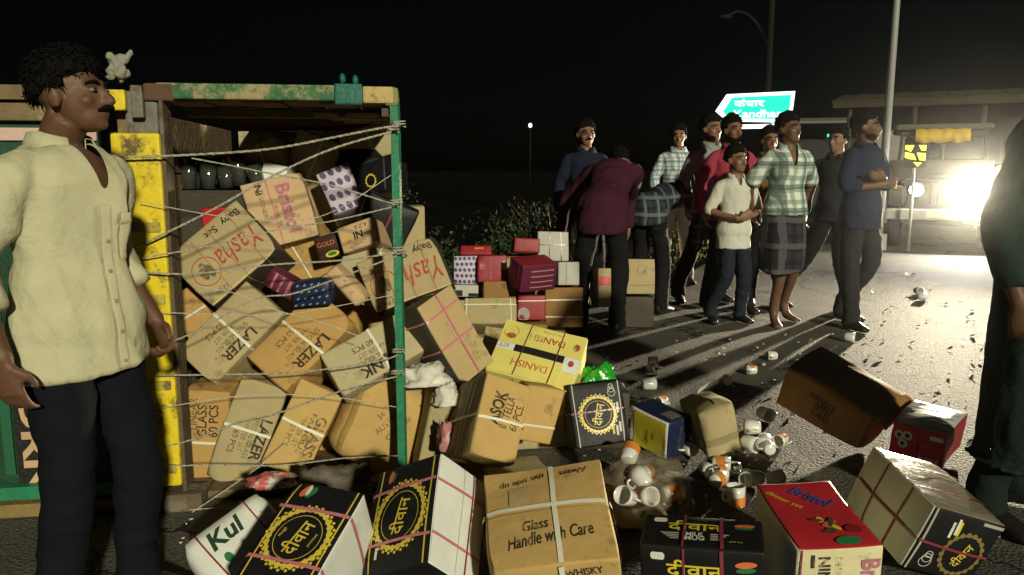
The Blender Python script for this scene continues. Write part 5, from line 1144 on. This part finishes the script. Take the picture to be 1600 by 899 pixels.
onl('man in a green and white checked shirt and short dark lungi', (2.18, 6.38, 0), 10, 1.68, shirt=plaid('green_white_check', (.58, .62, .55), (.13, .20, .17), (.05, .08, .07), .088, .25, .80), sleeve=.50, hem=.90, lower='lungi', low=plaid('lungi_check', (.024, .024, .028), (.009, .009, .012), (.085, .085, .09), .10), feet='bare', seed=19, hyaw=20, vneck=.15, skin=SKIND, hair=1.15,
    arms={'R': ((-.26, .09, 1.14), (-.20, .16, .92)), 'L': ((.26, .09, 1.14), (.22, .16, .92))}, legs={'R': ((-.02, -.02, .50), (-.03, .04, .075)), 'L': ((.14, .05, .50), (.16, .22, .085))}, build=1.05)
BLU = cloth('dark_blue_kurta', (.015, .021, .046))
onl('man in a dark blue shirt with folded arms at the right of the group', (2.80, 6.40, 0), 34, 1.70, shirt=BLU, sleeve=.62, low=cloth('charcoal_trousers', (.022, .022, .024)), hem=.78, seed=20, hyaw=18, skin=SKIND, build=1.12, hair=1.2,
    arms={'R': ((-.27, -.02, 1.12), (.02, -.21, 1.13)), 'L': ((.27, -.02, 1.12), (-.06, -.20, 1.18)), 'Rh': ((1, -.05, .15), (0, -.2, 1), (0, 1, 0)), 'Lh': ((-1, -.05, .1), (0, -.2, 1), (0, 1, 0))}, legs={'R': ((-.14, -.02, .50), (-.21, -.10, .085)), 'L': ((.11, -.04, .50), (.08, .16, .085))}, curl=(.7, .7), beard=True)
onl('man peering out behind the man in dark blue', (2.92, 7.25, 0), -30, 1.62, shirt=cloth('black_shirt', (.014, .015, .020)), low=BLK, hem=.82, seed=21, hyaw=-25, legs={'R': ((-.20, -.02, .50), (-.42, .0, .085))})
g12 = person('man in dark green at the right edge close to the camera', (1.86, 2.72, 0), 38, 1.72, shirt=cloth('dark_green_kurta', (.015, .028, .022)), sleeve=.92, low=cloth('dark_green_trousers', (.009, .016, .013)), hem=.26, hemk=1.15, seed=22, build=1.2, skin=SKIND, vox=.009,
    arms={'R': ((-.40, .02, 1.08), (-.43, -.06, .84)), 'Rh': ((.1, -.15, -1), (.3, -1, 0), (1, 0, 0))}, curl=(.8, .5))

rg = B(); rnd = random.Random(4)
for k in range(14): rg.ell((.045 + rnd.uniform(-.035, .03), rnd.uniform(-.02, .02), 1.575 + rnd.uniform(0, .075)), (rnd.uniform(.010, .02), rnd.uniform(.010, .02), rnd.uniform(.012, .03)), Matrix.Rotation(rnd.uniform(-1, 1), 3, 'Y'), 8, 6)
mr = remesh(rg, .006, 1); wrinkle(mr, .006, 2, (40, 40, 30)); put(mr, 'rag_knot', M('pale_rag', (.26, .26, .21), rough=.95, bump=.4), truck)
# ------------------------------------------------------------------ ropes across the open tail
ROPE = M('frayed_rope', (.44, .42, .33), rough=.95, var=.35, vs=50, bump=.8, bs=130, spec=.1)
THIN = M('thin_cord', (.50, .48, .40), rough=.9, var=.3, vs=50, bump=.5, bs=130, spec=.1)
RP = {
    'a': ([(-1.351, 2.782, 1.305), (-1.121, 2.817, 1.312), (-0.863, 2.855, 1.331), (-0.642, 2.888, 1.370), (-0.466, 2.915, 1.409), (-0.412, 2.923, 1.412)], .0075, 'topmost rope stretched from the grey member to the green post'),
    'b': ([(-0.435, 2.922, 1.407), (-0.643, 2.888, 1.338), (-0.845, 2.858, 1.238), (-1.068, 2.825, 1.117), (-1.255, 2.797, 1.020), (-1.341, 2.786, 0.994)], .0075, 'rope slanting from the top of the green post down to the yellow member'),
    'c': ([(-1.121, 2.822, 1.305), (-0.973, 2.844, 1.279), (-0.845, 2.863, 1.247), (-0.647, 2.893, 1.206), (-0.427, 2.921, 1.145)], .005, 'thin rope falling to the right across the topmost ropes'),
    'd': ([(-0.441, 2.921, 1.133), (-0.651, 2.887, 1.084), (-0.853, 2.857, 1.042), (-1.074, 2.824, 0.992), (-1.333, 2.785, 0.957)], .005, 'rope crossing the upper baby set carton'),
    'e': ([(-1.347, 2.783, 0.907), (-1.144, 2.813, 0.903), (-0.881, 2.853, 0.922), (-0.685, 2.882, 0.939), (-0.564, 2.900, 0.951), (-0.426, 2.921, 0.956)], .006, 'nearly level rope just below the upper baby set lettering'),
    'f': ([(-1.367, 2.780, 0.602), (-1.156, 2.811, 0.685), (-0.931, 2.845, 0.791), (-0.796, 2.865, 0.812), (-0.612, 2.893, 0.884), (-0.426, 2.921, 0.942)], .0055, 'rope rising over the LAZER cartons to the green post'),
    'g': ([(-1.285, 2.792, 0.530), (-1.099, 2.820, 0.523), (-0.830, 2.860, 0.527), (-0.623, 2.891, 0.531), (-0.482, 2.912, 0.556), (-0.430, 2.920, 0.568)], .0055, 'level rope at mid height under the orange-brown LAZER carton'),
    'h': ([(-1.392, 2.776, 0.229), (-1.179, 2.808, 0.286), (-0.996, 2.835, 0.348), (-0.859, 2.856, 0.379), (-0.625, 2.891, 0.455), (-0.436, 2.919, 0.499)], .005, 'rope rising across the bottom row of cartons'),
    'i': ([(-1.372, 2.779, 0.194), (-1.118, 2.817, 0.181), (-0.867, 2.855, 0.175), (-0.633, 2.890, 0.179), (-0.438, 2.919, 0.183)], .0045, 'lowest level rope tied round the green post'),
    'j': ([(-1.191, 2.806, 0.006), (-1.078, 2.823, 0.071), (-0.948, 2.843, 0.164), (-0.841, 2.859, 0.253)], .0035, 'short thin cord rising from the road over the LAZER carton'),
    'k': ([(-1.121, 2.822, 0.852), (-0.974, 2.844, 0.811), (-0.865, 2.860, 0.766), (-0.709, 2.883, 0.702), (-0.549, 2.902, 0.651)], .003, 'thin cord falling to the right over the LAZER cartons'),
    'm': ([(-1.30, 2.79, .76), (-1.05, 2.83, .742), (-.80, 2.865, .752), (-.44, 2.921, .80)], .003, 'thin level cord over the middle LAZER carton'),
    'n': ([(-1.34, 2.785, .40), (-1.0, 2.835, .44), (-.7, 2.88, .435), (-.44, 2.921, .38)], .003, 'thin sagging cord above the bottom row of cartons'),
    'o': ([(-1.30, 2.79, 1.16), (-1.0, 2.835, 1.09), (-.7, 2.88, 1.10), (-.44, 2.921, 1.24)], .003, 'thin slack cord below the topmost ropes'),
    'l': ([(-1.200, 2.805, 0.006), (-0.967, 2.840, 0.012), (-0.732, 2.875, 0.044), (-0.492, 2.911, 0.117)], .003, 'thin cord along the foot of the load'),
}
rnd = random.Random(5)
for k, (pts, rad, lab) in RP.items():
    rad *= .56; P = [V(p) + V((0, 0, rnd.uniform(-.010, .006))) for p in pts]
    o = empty('rope', P[0]); tag(o, lab, 'rope', 'ropes across the tail of the truck')
    fine = B().tube([p - P[0] for p in P], [rad] * len(P), n=6, sub=10)
    pc = fine.v; n6 = len(pc) // 6; cen = [sum((pc[i * 6 + j] for j in range(6)), V()) / 6 for i in range(n6)]
    for st in range(3):                                              # three twisted strands
        tb_ = B(); pts2 = []
        for i, c_ in enumerate(cen):
            for q in range(2):
                c2 = c_.lerp(cen[min(i + 1, n6 - 1)], q / 2); a = (i * 2 + q) * .9 + st * 2.094
                pts2.append(c2 + V((0, math.cos(a), math.sin(a))) * rad * .5)
        tb_.tube(pts2, [rad * .62] * len(pts2), n=5); tb_.build('strand', ROPE if rad > .0025 else THIN, o, True)
    if rad > .0027:
        e = P[-1] if P[-1].x > P[0].x else P[0]; kb = B()
        for q in range(2): kb.tube([e - P[0] + V((.024 * math.cos(t * .7), -.002 + .022 * math.sin(t * .7) * .8, .009 * q + .0012 * t)) + V((.0, .028, 0)) for t in range(10)], [rad * .7] * 10, n=6)
        kb.build('knot', ROPE, o, True)

# ------------------------------------------------------------------ crockery and litter
CUPW = M('white_china', (.62, .62, .58), rough=.2, var=.05, bump=.02, spec=.5, coat=.3)
CUPO = M('orange_glaze', (.58, .20, .04), rough=.25, var=.25, vs=30, bump=.02, spec=.5)
def cup(label, p, rot, sc_=1.0, band=(.3, .75), group='loose cups on the road', broken=False):
    o = empty('cup', p); tag(o, label, 'cup', group)
    prof = [(.0, .0), (.026, .0), (.030, .004), (.034, .02), (.0365, .05), (.037, .078), (.0345, .078), (.033, .05), (.030, .02), (.024, .008), (.0, .008)]
    b = B().lathe(prof, n=20)
    if broken: b.f = [f for f in b.f if not (sum((b.v[i].x for i in f)) / 4 > .008 and sum((b.v[i].z for i in f)) / 4 > .035 + .02 * math.sin(40 * sum((b.v[i].y for i in f))))]
    b.build('wall', CUPW, o, True)
    if band:
        z0, z1 = band[0] * .078, band[1] * .078; r0 = .0345 + .0015; bd = B().lathe([(.0360, z0), (.0374, (z0 + z1) / 2), (.0380, z1)], n=20)
        bd.f = [f for i, f in enumerate(bd.f) if (i % 20) in range(2, 15)]; bd.build('painted_band', CUPO, o, True)
    if rot[2] % 3 != 0 or broken: B().tube([(.034, 0, .062), (.052, 0, .060), (.058, 0, .042), (.050, 0, .026), (.034, 0, .022)], [.005] * 5, n=7, sub=3).build('handle', CUPW, o, True)
    o.rotation_euler = tuple(R(a) for a in rot); o.scale = (sc_,) * 3; return o
def lying(x, y, az, z=.037): return (x, y, z), (90, 0, az)
for lab, (x, y), az, kind in (('white cup with orange band lying nearest the black medallion row', (.84, 3.20), 75, 'o'), ('white cup with orange side lying by the crushed drab carton', (.96, 3.38), -60, 'o'),
        ('plain white cup lying mouth-up beside the navy box', (.80, 3.36), 200, 'w'), ('plain white cup between the navy box and the banded cup', (.86, 3.30), 120, 'w'),
        ('round white cup lying alone on the dark road', (1.12, 3.43), 150, 'w'), ('white cup beside the round one near the brown carton', (1.05, 3.48), 40, 'w'), ('white cup at the corner of the large brown carton', (1.19, 3.67), 260, 'w'),
        ('small white cup in the shade of the large brown carton', (1.27, 3.93), 20, 'w'), ('chipped white cup on the lit road beyond the navy box', (.86, 4.85), 30, 'b'), ('clear-sided cup near the black box with a swirl', (.75, 4.45), 100, 'b'), ('white cup far out on the bright road', (3.92, 7.6), 80, 'w'), ('white cup lying beyond the blue-shirted man feet', (4.1, 8.0), 10, 'w'), ('broken cup at the foot of the man in dark blue', (2.45, 5.75), 60, 'b')):
    p, r = lying(x, y, az); cup(lab, p, r, .98, (.25, .7) if kind == 'o' else None, broken=kind == 'b')
for k_, (x_, y_, z_, a_) in enumerate(((.45, 2.92, .04, 30), (.54, 2.90, .04, 140), (.50, 3.0, .04, 250), (.60, 2.96, .04, 60), (.50, 2.90, .11, 170), (.42, 2.86, .05, 300))): cup('orange-banded cup packed inside the clear bag', (x_, y_, z_), (70 + 9 * k_, 10 * k_, a_), .95, (.2, .75), 'cups packed in the clear bag')
cup('upright white and orange cup standing alone by the MILK MUG box', (.85, 2.87, 0), (4, 0, 200), 1.0, (.02, .5))
rc = random.Random(21)
for k in range(16):
    x, y = (.66 + .6 * rc.random(), 3.02 + .7 * rc.random()) if k < 11 else (.6 + 1.2 * rc.random(), 4.1 + 1.2 * rc.random())
    p, r = lying(x, y, rc.uniform(0, 360), .032); cup('small white cup strewn on the road among broken china', p, r, .84, (.2, .7) if k % 3 == 0 else None, 'small cups strewn on the road', broken=k % 4 == 1)
# torn kraft bag spilling cups
BAG = M('clear_film', (.42, .36, .24), rough=.12, var=.2, vs=9, bump=.6, bs=16, spec=.8, coat=.6, alpha=.24)
def crumple(name, c, r, mat, seed_, cut=None, amp=.25, res=30, flat=.0):
    b = B(); s_ = V((seed_, seed_ * 2, 0))
    for i in range(res + 1):
        for k in range(res * 2):
            th = math.pi * .62 * i / res; ph = math.pi * k / res
            u = V((math.sin(th) * math.cos(ph), math.sin(th) * math.sin(ph), math.cos(th)))
            q = 1 + amp * noise.noise(u * 1.6 + s_) + amp * .55 * abs(noise.noise(u * 4 + s_)) + amp * .25 * noise.noise(u * 11 + s_)
            b.v.append(V((u.x * r[0] * q, u.y * r[1] * q, max(.004, u.z * r[2] * q + flat))))
    for i in range(res):
        for k in range(res * 2):
            f = (i * res * 2 + k, (i + 1) * res * 2 + k, (i + 1) * res * 2 + (k + 1) % (res * 2), i * res * 2 + (k + 1) % (res * 2))
            c_ = sum((b.v[j] for j in f), V()) / 4
            if cut and cut(c_): continue
            b.f.append(f)
    o = b.build(name, mat, None, True, c)
    if mat != BAG: o.modifiers.new('t', 'SOLIDIFY').thickness = .0015
    return o
bag = crumple('torn_bag', (.50, 2.92, 0), (.19, .20, .17), BAG, 3.0, lambda c: (V((c.x + .05, c.y + .16, c.z - .05)).length < .05)); tag(bag, 'torn clear plastic bag full of orange and white cups behind the MILK MUG box', 'bag')
for lab, p, r, bd in (('white cup with orange band on top of the torn bag', (.44, 2.90, .165), (65, 20, 150), (.5, .98)), ('cup with orange glaze inside the hole of the torn bag', (.47, 2.78, .075), (70, 0, 30), (.1, .6)), ('second orange cup inside the torn bag', (.56, 2.80, .07), (80, 10, 100), (.3, .8)), ('plain cup at the lip of the torn bag', (.50, 2.79, .11), (50, 30, 200), None), ('cup rolled out in front of the torn bag', (.40, 2.70, .037), (90, 0, 60), (.1, .5)), ('pale cup half under the torn bag edge', (.68, 3.02, .037), (90, 0, 250), None), ('cup with orange rim lower in the torn bag', (.43, 2.72, .09), (60, 0, 320), (.5, .9))):
    cup(lab, p, r, .95, bd, 'cups of the torn bag')
GRF = M('green_film', (.012, .30, .02), rough=.25, var=.3, vs=12, bump=.5, bs=20, spec=.6, coat=.4)
gf = crumple('plastic_bag', (.39, 3.47, .28), (.085, .07, .10), GRF, 7.0, None, .45, 20, .0); tag(gf, 'crumpled bright green plastic film behind the black box with a swirl', 'plastic film')
# make the green film rest on something real: the carton under it
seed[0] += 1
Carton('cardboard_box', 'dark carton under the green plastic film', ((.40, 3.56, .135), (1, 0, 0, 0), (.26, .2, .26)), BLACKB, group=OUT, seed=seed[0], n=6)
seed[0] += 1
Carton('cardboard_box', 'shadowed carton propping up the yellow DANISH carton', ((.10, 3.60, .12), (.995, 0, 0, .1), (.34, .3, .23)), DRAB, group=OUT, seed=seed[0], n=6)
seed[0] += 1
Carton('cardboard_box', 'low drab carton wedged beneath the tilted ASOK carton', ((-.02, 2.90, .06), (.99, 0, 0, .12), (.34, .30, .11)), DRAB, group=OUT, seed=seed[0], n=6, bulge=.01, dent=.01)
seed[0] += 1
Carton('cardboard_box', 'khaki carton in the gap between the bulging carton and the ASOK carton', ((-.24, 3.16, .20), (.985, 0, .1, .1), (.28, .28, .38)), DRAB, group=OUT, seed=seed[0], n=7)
FOAM = M('white_packing', (.58, .56, .50), rough=.7, var=.1, bump=.4, bs=25)
for i, (c, r, lab) in enumerate((((-.345, 3.05, .43), (.10, .07, .07), 'torn white packing between the BANK carton and the strapped carton'), ((-.25, 3.00, .36), (.05, .05, .07), 'smaller torn white packing above the bulging carton'), ((-.235, 2.92, .21), (.05, .06, .10), 'pink and white scrap between the bulging carton and ASOK carton'), ((-.83, 2.62, .19), (.075, .06, .035), 'red, white and green torn wrapper at the end of the white carton'))):
    o = crumple('packing_scrap', c, r, (FOAM, FOAM, M('pink_scrap', (.42, .16, .16), rough=.5, dirt=(.6, .58, .54), dsc=14, dth=.5), M('tricolour_scrap', (.50, .10, .09), rough=.5, dirt=(.55, .56, .50), dsc=16, dth=.52))[i], 11.0 + i, None, .55, 16); tag(o, lab, 'packing', 'torn packing in the load')
bf = B()
for i in range(13):
    for j in range(9):
        x, y = i / 12, j / 8; bf.v.append(V((-.25 + .5 * x, -.18 + .36 * y, .02 + .05 * noise.noise(V((x * 3, y * 3, 2))) + .03 * noise.noise(V((x * 8, y * 8, 5))))))
for i in range(12):
    for j in range(8): a = i * 9 + j; bf.f.append((a, a + 9, a + 10, a + 1))
fo = bf.build('cardboard_sheet', DRAB, None, True, (.30, 2.78, .03)); fo.modifiers.new('t', 'SOLIDIFY').thickness = .004; tag(fo, 'flattened crumpled cardboard under the torn bag', 'cardboard')
sf = bf.build('film_sheet', M('smoky_film', (.10, .085, .06), rough=.6, bump=.4, bs=14), None, True, (-.62, 2.66, .16)); sf.rotation_euler = (R(40), 0, R(10)); sf.scale = (.5, .45, .9); sf.modifiers.new('t', 'SOLIDIFY').thickness = .002; tag(sf, 'dark crumpled film behind the two black medallion boxes', 'plastic film')
# white wrapper ribs on the road among the cups, shards: too small and many to count
sh_ = B(); rnd = random.Random(9)
def shard(x, y, s_):
    a = rnd.uniform(0, 6.28); n = rnd.randint(3, 5); pts = [(x + s_ * math.cos(a + 6.28 * k / n) * rnd.uniform(.5, 1.2), y + s_ * math.sin(a + 6.28 * k / n) * rnd.uniform(.5, 1.2)) for k in range(n)]
    t = V((rnd.gauss(0, .35), rnd.gauss(0, .35)))
    z0 = .006 + s_ * .35
    lo_ = [V((px, py, max(.003, z0 + (px - x) * t.x + (py - y) * t.y))) for px, py in pts]; hi_ = [v + V((0, 0, .004)) for v in lo_]
    sh_.add(lo_ + hi_, [tuple(range(n - 1, -1, -1)), tuple(range(n, 2 * n))] + [(k, (k + 1) % n, n + (k + 1) % n, n + k) for k in range(n)])
for k in range(60): shard(rnd.gauss(.95, .28), rnd.gauss(3.35, .35), rnd.uniform(.004, .013))
for k in range(70): shard(rnd.uniform(.5, 2.6), rnd.uniform(3.9, 6.0), rnd.uniform(.004, .014))
for k in range(110): shard(rnd.uniform(2.2, 4.8), rnd.uniform(4.2, 9.5), rnd.uniform(.006, .026))
for k in range(24): shard(rnd.uniform(-1.35, -.6), rnd.uniform(2.3, 2.75), rnd.uniform(.003, .009))
tag(sh_.build('litter', CUPW), 'small white china shards strewn over the road', 'litter', None, 'stuff')
lf = B(); 
for k in range(22):
    x, y = (rnd.uniform(2.4, 5.0), rnd.uniform(4.6, 9.5)) if k < 14 else (rnd.uniform(.4, 2.6), rnd.uniform(3.4, 6.0)); q = Quaternion((rnd.gauss(0, 1), 0, 0, rnd.gauss(0, 1))).normalized(); s_ = rnd.uniform(.008, .03)
    lf.add([V((x, y, .006)) + q @ (V(v) * s_) for v in ((-1, -.4, 0), (0, -.6, .25), (1.1, 0, .6), (.1, .6, .2), (-.8, .4, .1))], [(0, 1, 2, 3, 4)])
tag(lf.build('debris', M('dark_scraps', (.06, .05, .035), rough=.9, bump=.2)), 'dark leaf and paper scraps on the road', 'litter', None, 'stuff')
# haze volume added to imitate lens bloom around the headlamps
hz = B().box((12, 30, 5.0), (90, 80, 12.2)).build('haze', None)
hm = bpy.data.materials.new('bloom_haze'); hm.use_nodes = True; n = hm.node_tree; n.nodes.clear()
pv = n.nodes.new('ShaderNodeVolumePrincipled'); pv.inputs['Density'].default_value = .00050; pv.inputs['Anisotropy'].default_value = .965; pv.inputs['Color'].default_value = (.9, .92, .9, 1)
mo = n.nodes.new('ShaderNodeOutputMaterial'); n.links.new(pv.outputs[0], mo.inputs['Volume']); hz.data.materials.append(hm)
tag(hz, 'thin haze added for the headlamp bloom', 'haze', None, 'stuff')
